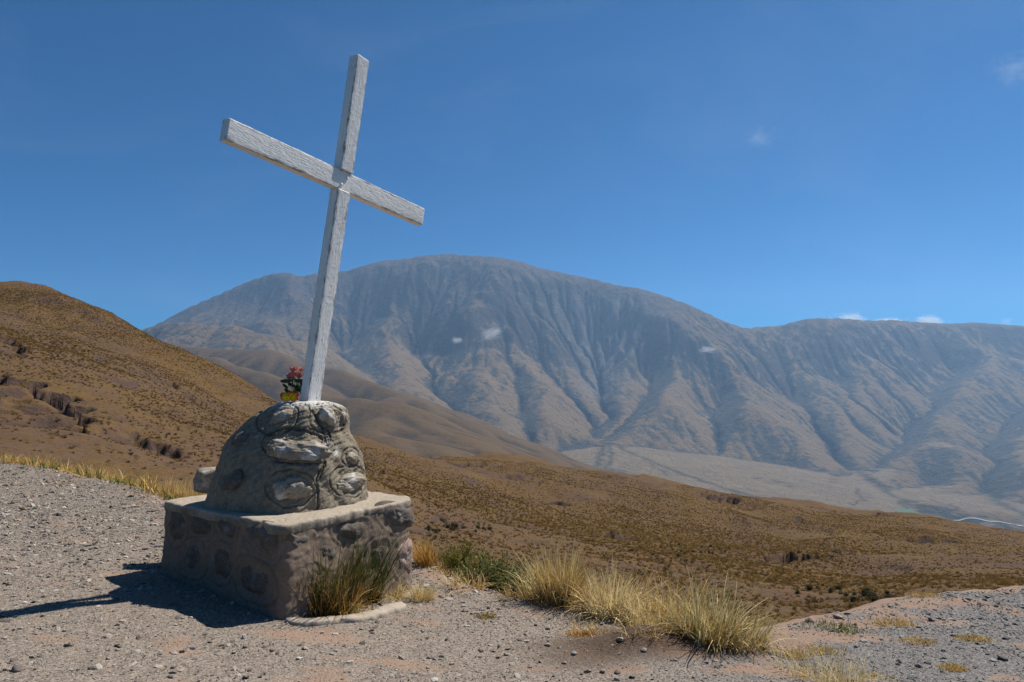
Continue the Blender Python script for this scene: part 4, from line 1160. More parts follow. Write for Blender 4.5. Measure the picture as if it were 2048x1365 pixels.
def build_mound():
    V = mound_verts()
    nz, nt = V.shape[:2]
    dt = np.roll(V, -1, 1) - np.roll(V, 1, 1); dz = np.gradient(V, axis=0)
    N = np.cross(dt, dz); N /= np.linalg.norm(N, axis=-1, keepdims=True) + 1e-12
    px, py = to_px(V)
    front = (N * (np.array([0, 0, EYE]) - V)).sum(-1) > 0
    groove = np.zeros(V.shape[:2]); wob = 3.0 * noise2(px / 18, py / 18, 201)
    def ell(c, h, tilt=0):
        a = math.radians(tilt); x, y = px - c[0], py - c[1]
        u, v = x * math.cos(a) + y * math.sin(a), -x * math.sin(a) + y * math.cos(a)
        rr = np.sqrt((u / h[0]) ** 2 + (v / h[1]) ** 2) + 1e-9
        return (rr - 1) * np.hypot(u, v) / rr
    for c, h, tl, mt, bl, rc, rh in EMB:
        if rc is None: continue
        c2 = _Z1(rc); h2 = (rh[0] / 4.016, rh[1] / 4.016)
        d = ell(c2, h2, tl * 0.6) + wob
        g = np.exp(-(d / 1.5) ** 2)
        fade = smooth(-0.35, 0.1, noise2(px / 25 + 5, py / 25, 207) + 0.25)
        groove = np.maximum(groove, g * (0.35 + 0.65 * fade))
        # the ring inside is a slightly sunken dish
        V = V - N * (np.where(front, smooth(2, -14, d), 0) * 0.010)[..., None]
    for line, w in CRACKS:
        L = [_Z1(q) for q in line]
        best = np.full(px.shape, 1e9)
        jx = px + 1.6 * noise2(px / 5, py / 5, 211); jy = py + 1.6 * noise2(px / 5, py / 5, 213)
        for (ax, ay), (bx, by) in zip(L[:-1], L[1:]):
            t = np.clip(((jx - ax) * (bx - ax) + (jy - ay) * (by - ay)) / ((bx - ax) ** 2 + (by - ay) ** 2 + 1e-9), 0, 1)
            best = np.minimum(best, np.hypot(jx - ax - t * (bx - ax), jy - ay - t * (by - ay)))
        groove = np.maximum(groove, np.exp(-(best / w) ** 2) * 1.25)
    groove = np.where(front, groove, 0)
    pit = smooth(0.62, 0.8, noise2(V[..., 0] * 14 + V[..., 2] * 9, V[..., 1] * 14 + V[..., 2] * 13, 217))
    V2 = V - N * (0.013 * groove + 0.006 * pit)[..., None]
    me = mesh_np("mound", local(V2.reshape(-1, 3)), grid_faces(nz, nt, wrap=True))
    add_attr(me, "groove", np.clip(groove * 0.85, 0, 1).ravel())
    limed = smooth(1.44, 1.52, V[..., 2]) * 0.8
    for c in ((615, 800), (655, 890), (672, 905), (650, 812)):
        limed = np.maximum(limed, 0.8 * np.exp(-((px - c[0]) / 5) ** 2 - ((py - c[1]) / 9) ** 2) * front)
    add_attr(me, "limed", limed.ravel())
    mo = link("mound", me, MOUND_MAT, pedestal, label="rounded grey-brown cement mound with incised rings and a long crack")
    # boulders set in the cement
    for i, (c, h, tl, mt, bl, rc, rh) in enumerate(EMB):
        cx_, cy_ = _Z1(c)
        d2 = (px - cx_) ** 2 + (py - cy_) ** 2 + np.where(front, 0, 1e9)
        k = np.unravel_index(np.argmin(d2), d2.shape)
        p = Vector(V[k]); n = Vector(N[k])
        if n.dot(Vector((0, 0, EYE)) - p) < 0: n = -n
        up = Vector((0, 0, 1)); rt = n.cross(up)
        rt = (up.cross(n)).normalized()
        if rt.x < 0: rt = -rt
        u2 = n.cross(rt).normalized()
        if u2.z < 0: u2 = -u2
        a = math.radians(-tl)
        e1 = rt * math.cos(a) + u2 * math.sin(a); e2 = -rt * math.sin(a) + u2 * math.cos(a)
        view = (Vector((0, 0, EYE)) - p); dist = view.length; view.normalize()
        fore = max(0.45, Vector((n.x, n.y, 0)).normalized().dot(Vector((view.x, view.y, 0)).normalized()))
        hw, hh = h[0] / 4.016 / F_PX * dist / (fore if h[0] > h[1] * 0 else 1), h[1] / 4.016 / F_PX * dist
        bm = bmesh.new(); bmesh.ops.create_icosphere(bm, subdivisions=5 if h[0] > 100 else 4, radius=1.0)
        co = np.array([tuple(v.co) for v in bm.verts]); sd = 400 + i * 7
        q = co * 1.3
        k1 = 1 + 0.22 * fbm(q[:, 0] + q[:, 2] * 0.7 + i, q[:, 1] - q[:, 2] * 0.6, 3, sd) + 0.09 * fbm(q[:, 0] * 4 + q[:, 2] * 2, q[:, 1] * 4 + q[:, 2] * 3, 4, sd + 3)
        sx = np.sign(co[:, 0]) * np.abs(co[:, 0]) ** 0.9
        W = np.stack([sx * k1 * hw, co[:, 1] * k1 * hh, co[:, 2] * k1 * bl], 1)
        W[:, 2] -= 0.18 * bl * (co[:, 1] > 0) * np.abs(co[:, 1])
        cl = local(np.array(p)) - np.array(n) * bl * 0.25
        Wd = cl + W[:, :1] * np.array(e1) + W[:, 1:2] * np.array(e2) + W[:, 2:] * np.array(n)
        for v, w in zip(bm.verts, Wd): v.co = w
        for f in bm.faces: f.smooth = True
        bmesh.ops.recalc_face_normals(bm, faces=bm.faces)
        me = bpy.data.meshes.new("embedded_boulder"); bm.to_mesh(me); bm.free()
        link("embedded_boulder", me, STONE_MATS[mt], mo)
build_mound()

# ------------------------------------------------------------------ the cross
def paint_material():
    m = NT("weathered_white_paint")
    v = m.coord("Object"); al = m.attr("along", "Vector")
    mp = m.n("ShaderNodeMapping"); mp.inputs["Scale"].default_value = (1, 1, 0.16); m.l(al, mp.inputs[0])
    g1 = m.noise(mp.outputs[0], 85.0, 4, 0.65, 0.6); g2 = m.noise(mp.outputs[0], 220.0, 3, 0.7); n1 = m.noise(al, 7.0, 4, 0.6); n0 = m.noise(al, 2.5, 3, 0.6)
    c = m.mix(n1, (0.80, 0.765, 0.715), (0.87, 0.84, 0.795))
    ed = m.attr("edge")
    wear = m.math('ADD', g1, m.math('ADD', m.math('MULTIPLY', m.math('SUBTRACT', n1, 0.5), 0.55), m.math('MULTIPLY', ed, 0.22)))
    c = m.mix(m.ramp(wear, [(0.62, 0.0), (0.74, 0.75)]), c, (0.40, 0.38, 0.35))
    c = m.mix(m.ramp(wear, [(0.75, 0.0), (0.84, 0.9)]), c, (0.20, 0.17, 0.14))
    crack = m.ramp(g1, [(0.30, 1.0), (0.36, 0.0)])
    c = m.mix(m.math('MULTIPLY', crack, 0.75), c, (0.30, 0.28, 0.26))
    st = m.noise(mp.outputs[0], 9.0, 4, 0.6)
    c = m.mix(m.ramp(st, [(0.52, 0.0), (0.75, 0.32)]), c, (0.45, 0.42, 0.39))
    h = m.math('ADD', m.math('MULTIPLY', g1, 1.0), m.math('MULTIPLY', g2, 0.35))
    return m.done(c, 0.75, m.bump(h, 0.65, 0.010), 0.2)
PAINT = paint_material()

CYAW, CLX, CLY = 0.972, -0.0301, 0.1138
C0 = Vector((-1.7786, 5.95, 1.5239)); CW, CD, CL_ = 0.1517, 0.1142, 3.1993
BL, BR, BZ, BH, BD, BO = 1.1075, 1.1628, 1.9205, 0.1812, 0.0948, 0.018
CROSS_ROT = Euler((0, CLY, 0)).to_matrix() @ Euler((CLX, 0, 0)).to_matrix() @ Euler((0, 0, CYAW)).to_matrix()
cross = empty("wooden_cross", C0, "tall leaning white-painted wooden cross rising from the pedestal mound", "cross")
cross.rotation_euler = CROSS_ROT.to_euler()

def timber(boxes, axis, seed, step=0.02):
    """Squared timbers with slightly worn, wavering edges. boxes: (min, max) in cross coordinates."""
    Vs, Fs, As, Es, k = [], [], [], [], 0
    for mn, mx in boxes:
        mn, mx = np.array(mn, float), np.array(mx, float); L = mx - mn; c = (mn + mx) / 2
        o = [i for i in range(3) if i != axis]
        n = max(3, int(L[axis] / step))
        prof = []
        m_ = 9
        b = 0.007
        a0, a1 = L[o[0]] / 2, L[o[1]] / 2
        for sgn, fixed in (((1, 0)), ((1, 1)), ((-1, 0)), ((-1, 1))):
            pass
        def side(p, q):
            for t in np.linspace(0, 1, m_): prof.append((p[0] + (q[0] - p[0]) * t, p[1] + (q[1] - p[1]) * t))
        side((-a0 + b, -a1), (a0 - b, -a1)); side((a0, -a1 + b), (a0, a1 - b)); side((a0 - b, a1), (-a0 + b, a1)); side((-a0, a1 - b), (-a0, -a1 + b))
        prof = np.array(prof); edge = np.tile(np.array([1] + [0.25] + [0] * (m_ - 4) + [0.25] + [1]), 4)
        ts = np.concatenate([[0, b / L[axis]], np.linspace(0, 1, n)[1:-1], [1 - b / L[axis], 1]])
        V = np.zeros((len(ts), len(prof), 3))
        r0 = np.hypot(prof[:, 0], prof[:, 1])
        for j, t in enumerate(ts):
            s = mn[axis] + t * L[axis]
            k_in = b * 0.7 if j in (0, len(ts) - 1) else 0
            wob = 1 - (0.0022 * (1 + noise2(np.full(len(prof), s * 9.0) + prof[:, 0] * 30, prof[:, 1] * 30 + seed, seed)) * edge + 0.0008 * fbm(np.full(len(prof), s * 30.0), np.arange(len(prof)) * 0.6, 2, seed + 5) + k_in) / r0
            bend = 0.0035 * float(noise2(np.array(s * 0.9), np.array(seed * 1.7), seed + 9))
            V[j, :, o[0]] = c[o[0]] + prof[:, 0] * wob + bend; V[j, :, o[1]] = c[o[1]] + prof[:, 1] * wob; V[j, :, axis] = s
        m2 = len(prof); nv = len(ts) * m2
        F4 = grid_faces(len(ts), m2, wrap=True)
        Vv = np.vstack([V.reshape(-1, 3), V[0].mean(0)[None], V[-1].mean(0)[None]])
        j = np.arange(m2); jn = (j + 1) % m2
        caps = np.concatenate([np.stack([j, jn, np.full(m2, nv)], 1), np.stack([(len(ts) - 1) * m2 + j, (len(ts) - 1) * m2 + jn, np.full(m2, nv + 1)], 1)])
        tri = np.concatenate([F4[:, [0, 1, 2]], F4[:, [0, 2, 3]], caps])
        al = Vv[:, [o[0], o[1], axis]] + seed * 3.1
        Vs.append(Vv); Fs.append(tri + k); As.append(al); Es.append(np.concatenate([np.tile(edge, len(ts)), [0, 0]])); k += len(Vv)
    me = mesh_np("timber", np.concatenate(Vs), np.concatenate(Fs), False)
    add_attr(me, "along", np.concatenate(As), 'FLOAT_VECTOR'); add_attr(me, "edge", np.concatenate(Es))
    bm = bmesh.new(); bm.from_mesh(me); bmesh.ops.recalc_face_normals(bm, faces=bm.faces); bm.to_mesh(me); bm.free()
    return me

def build_cross():
    post = timber([((0, 0, -0.25), (CW, CD, BZ - 0.001)), ((0, 0, BZ + BH + 0.001), (CW, CD, CL_))], 2, 1)
    link("post", post, PAINT, cross)
    beam = timber([((-BL, BO, BZ), (BR, BO + BD, BZ + BH))], 0, 4)
    link("crossbeam", beam, PAINT, cross)
    for x, z in ((0.098, BZ + 0.125), (0.045, BZ + 0.045)):
        bm = bmesh.new()
        bmesh.ops.create_uvsphere(bm, u_segments=14, v_segments=8, radius=0.016)
        for v in bm.verts: v.co = Vector((v.co.x + x, v.co.y * 0.8 + BO - 0.004, v.co.z + z))
        for f in bm.faces: f.smooth = True
        me = bpy.data.meshes.new("bolt"); bm.to_mesh(me); bm.free()
        add_attr(me, "along", np.zeros((len(me.vertices), 3)), 'FLOAT_VECTOR'); add_attr(me, "edge", np.zeros(len(me.vertices)))
        link("bolt", me, PAINT, cross)
    # nail hole low on the post
    bm = bmesh.new(); bmesh.ops.create_circle(bm, cap_ends=True, segments=10, radius=0.005)
    for v in bm.verts: v.co = Vector((v.co.x + 0.098, -0.0012, v.co.y + 0.035))
    me = bpy.data.meshes.new("nail_hole"); bm.to_mesh(me); bm.free()
    link("nail_hole", me, NT("dark_rust").done((0.03, 0.022, 0.018), 0.8), cross)
build_cross()

# ------------------------------------------------------------------ boulder behind the mound, broken kerb strip
def rock_object(name, loc, size, seed, mat, label, cat, group=None, sub=4, flat=1.0, rotz=0.0, boxy=False):
    bm = bmesh.new(); bmesh.ops.create_icosphere(bm, subdivisions=sub, radius=1.0)
    co = np.array([tuple(v.co) for v in bm.verts])
    r = np.random.default_rng(seed); k = np.ones(len(co))
    for p in r.normal(size=(11, 3)):
        p /= np.linalg.norm(p); dd = co @ p
        k = np.minimum(k, np.where(dd > 0.3, 0.66 / np.maximum(dd, 0.3), 9))
    k = np.minimum(k, 1.05) * (1 + 0.09 * fbm(co[:, 0] * 2 + co[:, 2], co[:, 1] * 2 - co[:, 2], 3, seed) + 0.03 * fbm(co[:, 0] * 7 + co[:, 2] * 3, co[:, 1] * 7 - co[:, 2] * 4, 3, seed + 2))
    if boxy:
        p4 = (np.abs(co) ** 5).sum(1) ** (-1 / 5)
        k = p4 * (1 + 0.10 * fbm(co[:, 0] * 1.5 + co[:, 2], co[:, 1] * 1.5 - co[:, 2], 3, seed) + 0.03 * fbm(co[:, 0] * 7 + co[:, 2] * 3, co[:, 1] * 7 - co[:, 2] * 4, 3, seed + 2))
    co = co * k[:, None] * np.array(size)
    for v, c in zip(bm.verts, co): v.co = c
    for f in bm.faces: f.smooth = sub > 2
    me = bpy.data.meshes.new(name); bm.to_mesh(me); bm.free()
    o = link(name, me, mat, None, None, label, cat, group, loc); o.rotation_euler = (0, 0, rotz)
    return o
rock_object("boulder", (-2.78, 6.60, 0.77), (0.22, 0.16, 0.112), 44, STONE_MATS[1], "pale blocky boulder on the pedestal's back corner behind the mound", "boulder", rotz=0.25, boxy=True)

_m = NT("kerb_concrete"); _n = _m.noise(_m.coord("Object"), 9.0, 6, 0.65)
KERB_MAT = _m.done(_m.mix(_n, (0.24, 0.195, 0.15), (0.40, 0.345, 0.28)), 0.9, _m.bump(_n, 0.5, 0.02), 0.1)
def build_kerb():
    line = [ray_ground(*q, fn=lambda x, y: ground_base(x, y)) for q in ((572, 1246), (600, 1250), (640, 1248), (680, 1243), (720, 1238), (755, 1230), (780, 1221), (802, 1211))]
    P = np.array([tuple(p) for p in line]); d = np.concatenate([[0], np.cumsum(np.linalg.norm(np.diff(P[:, :2], axis=0), axis=1))])
    s = np.linspace(0, d[-1], 110); x = np.interp(s, d, P[:, 0]); y = np.interp(s, d, P[:, 1])
    tx, ty = np.gradient(x), np.gradient(y); tl = np.hypot(tx, ty); nx, ny = -ty / tl, tx / tl       # towards the pedestal
    tap = smooth(0, 0.05, s) * smooth(d[-1], d[-1] - 0.04, s)
    wf = (0.050 + 0.03 * smooth(0.3, 0.9, s) + 0.03 * fbm(s * 3, s * 0, 3, 221)) * (0.35 + 0.65 * tap); wb = (0.060 + 0.016 * fbm(s * 5, s * 0 + 4, 3, 223)) * (0.35 + 0.65 * tap)
    top = 0.030 + 0.006 * fbm(s * 2.5, s * 0, 3, 227)
    rows = []
    for off, z in ((-wf - 0.006, -0.06), (-wf - 0.004, 0.2 * top), (-wf, 0.8 * top), (-wf + 0.012, top), (0 * wf, top + 0.003), (wb - 0.012, top), (wb, 0.8 * top), (wb + 0.004, -0.06)):
        zz = z if isinstance(z, np.ndarray) else np.full(len(s), z)
        jag = 0.010 * fbm(s * 9, np.full(len(s), float(np.mean(off)) * 40), 3, 231)
        rows.append(np.stack([x + nx * (off + jag), y + ny * (off + jag), ground_base(x, y) + zz + 0.003 * fbm(s * 8, np.full(len(s), float(np.mean(off)) * 20), 2, 233)], 1))
    V = np.stack(rows)
    me0 = mesh_np("kerb", V.reshape(-1, 3), grid_faces(len(rows), len(s)))
    bm = bmesh.new(); bm.from_mesh(me0)
    bm.verts.ensure_lookup_table()
    n = len(s); R_ = len(rows)
    bm.faces.new([bm.verts[j * n] for j in range(R_)]); bm.faces.new([bm.verts[j * n + n - 1] for j in range(R_)][::-1])
    bmesh.ops.recalc_face_normals(bm, faces=bm.faces)
    bm.to_mesh(me0); bm.free()
    o = link("broken_kerb", me0, KERB_MAT, None, "thing", "low broken strip of pale concrete edging in front of the rush clump", "edging")
build_kerb()

# ------------------------------------------------------------------ flowers beside the foot of the post
def petal_mesh(name, petals, mat, colfn=None):
    Vs, Fs, Cs, k = [], [], [], 0
    for p in petals:
        ny, nx = p.shape[:2]
        Vs.append(p.reshape(-1, 3)); Fs.append(grid_faces(ny, nx) + k)
        v = np.linspace(0, 1, ny)[:, None] * np.ones((1, nx)); u = np.abs(np.linspace(-1, 1, nx))[None] * np.ones((ny, 1))
        Cs.append(np.maximum(v, u * 0.9).ravel()); k += ny * nx
    me = mesh_np(name, np.concatenate(Vs), np.concatenate(Fs))
    add_attr(me, "rim", np.concatenate(Cs))
    me.materials.append(mat); return me

def petal(base, axis, side, length, width, curl, cup, ny=6, nx=5):
    """Curved petal from base along axis (unit), width along side, bending towards axis x side."""
    axis = np.array(axis) / np.linalg.norm(axis); side = np.array(side) - axis * np.dot(side, axis); side /= np.linalg.norm(side)
    nrm = np.cross(axis, side)
    v = np.linspace(0, 1, ny)[:, None]; u = np.linspace(-1, 1, nx)[None]
    w = width * np.sin(np.pi * (0.12 + 0.80 * v)) ** 0.7
    P = np.array(base)[None, None] + (v * length)[..., None] * axis + (u * w / 2)[..., None] * side
    return P + ((curl * v ** 2 + cup * u ** 2 * v) * length)[..., None] * nrm

def flower_materials():
    m = NT("pink_rose_petal"); c = m.mix(m.ramp(m.attr("rim"), [(0.2, 0.0), (0.95, 1.0)]), (0.52, 0.10, 0.09), (0.80, 0.33, 0.29)); rose = m.done(c, 0.5, None, 0.3)
    m = NT("yellow_red_cloth_petal"); c = m.ramp(m.attr("rim"), [(0.0, (0.85, 0.62, 0.01)), (0.72, (0.9, 0.66, 0.01)), (0.84, (0.85, 0.20, 0.01)), (0.98, (0.60, 0.03, 0.01))]); yel = m.done(c, 0.5, None, 0.3)
    m = NT("bouquet_leaf"); n = m.noise(m.coord("Object"), 60, 3); leaf = m.done(m.mix(n, (0.012, 0.035, 0.012), (0.035, 0.085, 0.025)), 0.5, None, 0.3)
    return rose, yel, leaf
ROSE, YELLOW, LEAFMAT = flower_materials()

def build_flowers():
    r = np.random.default_rng(12)
    base = at(589, 800, 6.06)
    b = empty("rose_bouquet", base, "small bunch of pink roses with dark leaves beside the post", "flowers")
    bl = np.array(base)
    heads = [((587, 740), 0.023), ((585, 750), 0.021), ((579, 753), 0.019), ((598, 752), 0.022), ((591, 748), 0.020), ((602, 740), 0.014), ((583, 757), .015)]
    stems = []
    for (hx, hy), rad in heads:
        h = np.array(at(hx, hy, 6.06 + r.normal(0, 0.025))) - bl
        ax = np.array([h[0] * 1.2, h[1], 0.2]); ax /= np.linalg.norm(ax)
        pet = []
        for ring, (n, rr, op) in enumerate(((3, 0.25, 0.05), (4, 0.5, 0.2), (5, 0.8, 0.42), (5, 0.95, 0.7))):
            for i in range(n):
                a = 2 * math.pi * i / n + ring * 0.7 + r.normal(0, 0.1)
                e1 = np.cross(ax, [0.3, 1, 0.1]); e1 /= np.linalg.norm(e1); e2 = np.cross(ax, e1)
                rd = e1 * math.cos(a) + e2 * math.sin(a); td = -e1 * math.sin(a) + e2 * math.cos(a)
                pet.append(petal(h + rd * rad * 0.3 * rr - ax * rad, ax + rd * op * 0.8, td, rad * (2.0 + 0.1 * ring), rad * 1.35, 0.18 * op * 2, -0.35))
        link("rose", petal_mesh("rose", pet, ROSE), None, b)
        stems.append(h)
    # stems
    bm = bmesh.new()
    for h in stems:
        a = Vector((r.normal(0, 0.008), r.normal(0, 0.008), -0.02)); c = Vector(h)
        ring0, ring1 = [], []
        for k in range(5):
            o = Vector((math.cos(k * 1.257) * 0.003, math.sin(k * 1.257) * 0.003, 0))
            ring0.append(bm.verts.new(a + o)); ring1.append(bm.verts.new(c + o))
        for k in range(5): bm.faces.new([ring0[k], ring0[(k + 1) % 5], ring1[(k + 1) % 5], ring1[k]])
    me = bpy.data.meshes.new("stems"); bm.to_mesh(me); bm.free()
    link("stems", me, LEAFMAT, b)
    for i in range(26):
        hx, hy = 572 + r.random() * 30, 758 + r.random() * 34
        p = np.array(at(hx, hy, 6.06 + r.normal(0, 0.03))) - bl
        d = np.array([p[0] * 2 + r.normal(0, 0.05), r.normal(0, 0.06), 0.05 + r.normal(0, 0.05)]); d /= np.linalg.norm(d)
        s = np.cross(d, r.normal(size=3))
        link("leaf", petal_mesh("leaf", [petal(p - d * 0.02, d, s, 0.055 + 0.02 * r.random(), 0.034, 0.25, 0.2)], LEAFMAT), None, b)
    # cloth flower at its foot
    base2 = at(579, 800, 5.90)
    y = empty("cloth_flower", base2, "bright yellow cloth flower with red rims lying on the mound", "flower")
    for i, (dx, dz, ln, wd) in enumerate(((-0.055, 0.030, 0.085, 0.07), (-0.03, 0.05, 0.065, 0.07), (0.02, 0.05, 0.07, 0.07), (0.06, 0.05, 0.09, 0.07), (0.05, 0.015, 0.08, 0.06), (-0.06, 0.012, 0.08, 0.05), (0.0, 0.03, 0.06, 0.08), (0.075, 0.035, 0.07, 0.06))):
        d = np.array([dx, -0.015 + r.normal(0, 0.015), dz]); d /= np.linalg.norm(d)
        link("petal", petal_mesh("petal", [petal(np.array([0.002 * i, -0.002 * i, 0.008]), d, np.array([0.5, 0.15 if i % 2 else 0.5, 0.9]), ln, wd, 0.2 * r.normal(), -0.3)], YELLOW), None, y)
build_flowers()

# ------------------------------------------------------------------ grasses and shrubs on the lookout
STRAW = [(0.52, 0.36, 0.13), (0.60, 0.46, 0.21), (0.42, 0.27, 0.085)]
PALE = [(0.66, 0.54, 0.29), (0.74, 0.63, 0.37), (0.56, 0.44, 0.21)]
ORANGE = [(0.44, 0.23, 0.05), (0.50, 0.29, 0.075), (0.34, 0.17, 0.04)]
OLIVE = [(0.26, 0.24, 0.08), (0.33, 0.29, 0.11), (0.20, 0.20, 0.06)]
GREEN = [(0.055, 0.10, 0.022), (0.085, 0.14, 0.035), (0.04, 0.075, 0.018)]
def ground_at(px, py):
    p = ray_ground(px, py, fn=lambda x, y: ground_height(x, y) if edge_dist(np.atleast_1d(x), np.atleast_1d(y))[0] < 0.6 else ground_base(x, y) - 0.15)
    return p
_gh = lambda x, y: float(ground_height(np.atleast_1d(np.array(x, float)), np.atleast_1d(np.array(y, float)))[0])

def tuft(px, py, parts, label, name="grass_tuft", cat="grass tuft", group=None, loc=None):
    p = loc or ground_at(px, py)
    z = _gh(p.x, p.y)
    root = empty(name, (p.x, p.y, z - 0.01), label, cat, group)
    link("blades", blade_mesh("blades", parts), None, root, "stuff")
    return root

# rush clump against the pedestal
tuft(655, 1222, [blades(520, 0.66, 0.28, 0.20, [(0.13, 0.075, 0.022), (0.08, 0.055, 0.018)], 0.0075, 6, 0.5, (0.03, 0.0), 1, 0.5, tipcols=[(0.05, 0.075, 0.02), (0.08, 0.105, 0.032), (0.15, 0.14, 0.055), (0.22, 0.15, 0.05)]),
                 blades(650, 0.38, 0.5, 0.22, ORANGE, 0.005, 5, 0.8, (0, 0), 2, 0.5, tipcols=ORANGE + STRAW),
                 blades(120, 0.5, 0.6, 0.2, STRAW, 0.004, 6, 1.2, (0, 0), 3, 0.5, tipcols=PALE)],
     "tall green rush clump with orange-brown base against the pedestal corner", "rush_clump", "grass clump")
tuft(722, 1200, [blades(420, 0.68, 0.32, 0.16, [(0.10, 0.075, 0.025)], 0.0075, 6, 0.5, (0.08, 0.0), 11, 0.5, tipcols=[(0.05, 0.085, 0.022), (0.075, 0.11, 0.03), (0.11, 0.12, 0.045)]),
                 blades(200, 0.30, 0.5, 0.13, ORANGE + STRAW, 0.005, 5, 0.9, (0, 0), 12, 0.5)],
     "leaning green rush clump beside the pedestal's right-hand face", "rush_clump", "grass clump")
tuft(690, 1226, [blades(260, 0.17, 0.6, 0.12, STRAW + OLIVE, 0.004, 4, 1.2, seed=15)], "short straw tuft between the rush clump and the concrete edging")
tuft(775, 1196, [blades(420, 0.20, 0.75, 0.14, STRAW, 0.004, 5, 1.4, seed=17, tipcols=PALE)], "flattened straw tuft at the pedestal foot next to the edging's tip")
tuft(843, 1200, [blades(280, 0.19, 0.5, 0.09, STRAW, 0.004, 5, 1.1, seed=19, tipcols=PALE)], "small pale straw tuft right of the pedestal on reddish soil")
# tufts along the brink
tuft(853, 1132, [blades(240, 0.34, 0.35, 0.10, ORANGE, 0.0068, 5, 1.0, (-0.25, 0), 21, 0.4, tipcols=ORANGE + STRAW)], "orange-brown tuft leaning at the pedestal's far right corner")
tuft(1118, 1206, [blades(416, 0.63, 0.40, 0.16, STRAW, 0.0068, 7, 0.7, (0.06, 0), 23, 0.65, tipcols=PALE + STRAW),
                  blades(160, 0.47, 0.3, 0.12, OLIVE, 0.0068, 6, 0.5, (0.0, 0), 24, 0.5, tipcols=OLIVE + STRAW),
                  blades(264, 0.50, 0.35, 0.14, ORANGE, 0.004, 6, 0.7, (0.28, 0.05), 25, 0.5)],
     "big fan-shaped straw and orange tuft beside the green shrub on the brink")
tuft(1222, 1228, [blades(384, 0.45, 0.55, 0.18, PALE, 0.008, 7, 1.2, (0.12, 0), 27, 0.5, tipcols=PALE), blades(112, 0.22, 0.6, 0.2, STRAW, 0.005, 5, 1.2, seed=28)],
     "bleached pale straw tuft drooping towards the earth hump")
tuft(1318, 1224, [blades(416, 0.56, 0.42, 0.17, ORANGE, 0.0065, 6, 0.7, (0.22, 0.1), 31, 0.5, tipcols=ORANGE + STRAW), blades(96, 0.45, 0.35, 0.12, OLIVE, 0.0068, 6, 0.6, seed=32)],
     "rusty orange tuft standing behind the bleached one", loc=ground_at(1318, 1229) + Vector((0.03, 0.22, 0)))
tuft(1290, 1246, [blades(256, 0.31, 0.5, 0.14, PALE + STRAW, 0.0075, 6, 1.2, (0.1, 0), 33, 0.5, tipcols=PALE)], "low bleached tuft drooping over the top of the earth hump")
tuft(1422, 1278, [blades(190, 0.52, 0.55, 0.16, STRAW + OLIVE, 0.0068, 7, 0.9, (0.10, 0), 35, 0.75, tipcols=OLIVE + STRAW),
                  blades(120, 0.62, 0.50, 0.13, OLIVE, 0.0075, 7, 0.7, (0.05, 0), 36, 0.7, tipcols=PALE),
                  blades(170, 0.46, 0.8, 0.16, PALE, 0.0065, 7, 1.3, (0.35, 0), 37, 0.7),
                  blades(200, 0.22, 0.8, 0.18, STRAW + ORANGE, 0.006, 5, 1.2, (0.1, 0), 38, 0.6)],
     "large olive and straw tuft at the end of the earth hump")
tuft(1375, 1262, [blades(160, 0.29, 0.55, 0.12, STRAW + OLIVE, 0.005, 5, 1.1, seed=39, tipcols=PALE)], "small straw tuft between the rusty tuft and the large olive one")
tuft(1165, 1216, [blades(256, 0.47, 0.5, 0.16, STRAW + ORANGE, 0.0068, 7, 1.0, (0.15, 0), 81, 0.65, tipcols=STRAW + PALE)], "straw and rust tuft filling the gap right of the big fan tuft")
tuft(1262, 1236, [blades(208, 0.52, 0.45, 0.16, ORANGE + STRAW, 0.0068, 7, 0.9, (0.2, 0.1), 82, 0.65, tipcols=STRAW)], "ragged rust tuft between the bleached tuft and the rusty one", loc=ground_at(1262, 1236) + Vector((0, 0.25, 0)))
tuft(1365, 1246, [blades(240, 0.52, 0.5, 0.18, ORANGE + STRAW, 0.0068, 7, 0.9, (0.3, 0.1), 83, 0.65, tipcols=STRAW + PALE)], "ragged straw tuft leaning right behind the large olive one", loc=ground_at(1365, 1252) + Vector((0, 0.2, 0)))
tuft(1490, 1288, [blades(192, 0.38, 0.7, 0.14, STRAW + OLIVE, 0.0068, 7, 1.1, (0.4, 0), 84, 0.65, tipcols=PALE + STRAW)], "spreading straw tuft right of the large olive one")
tuft(1075, 1198, [blades(192, 0.38, 0.55, 0.14, STRAW, 0.0068, 7, 1.0, (-0.1, 0), 85, 0.65, tipcols=PALE)], "loose straw tuft left of the big fan tuft")
tuft(930, 1172, [blades(208, 0.18, 0.9, 0.2, STRAW + ORANGE, 0.0068, 5, 1.2, (0, 0), 86, 0.5, tipcols=PALE)], "flattened straw in front of the yellowish thorny shrub")
# sparse stalks by the bottom edge
tuft(1645, 1362, [blades(130, 0.30, 0.55, 0.17, PALE, 0.004, 5, 0.8, seed=41, tipcols=PALE + STRAW), blades(160, 0.08, 0.8, 0.15, STRAW, 0.004, 3, 1.0, seed=42)], "sparse pale straw tuft over the small hollow at the bottom edge")
tuft(1580, 1345, [blades(22, 0.34, 0.3, 0.09, PALE, 0.0035, 5, 0.5, seed=43), blades(110, 0.05, 0.9, 0.10, ORANGE + STRAW, 0.004, 3, 1.0, seed=44)], "few tall thin straw stalks left of the hollow")
tuft(1705, 1372, [blades(90, 0.22, 0.6, 0.13, PALE, 0.004, 5, 0.9, seed=45)], "straw tuft cut by the bottom edge right of the hollow")
tuft(1760, 1362, [blades(240, 0.045, 1.0, 0.12, STRAW, 0.004, 3, 1.0, seed=46)], "flat straw mat at the bottom edge of the gravel")
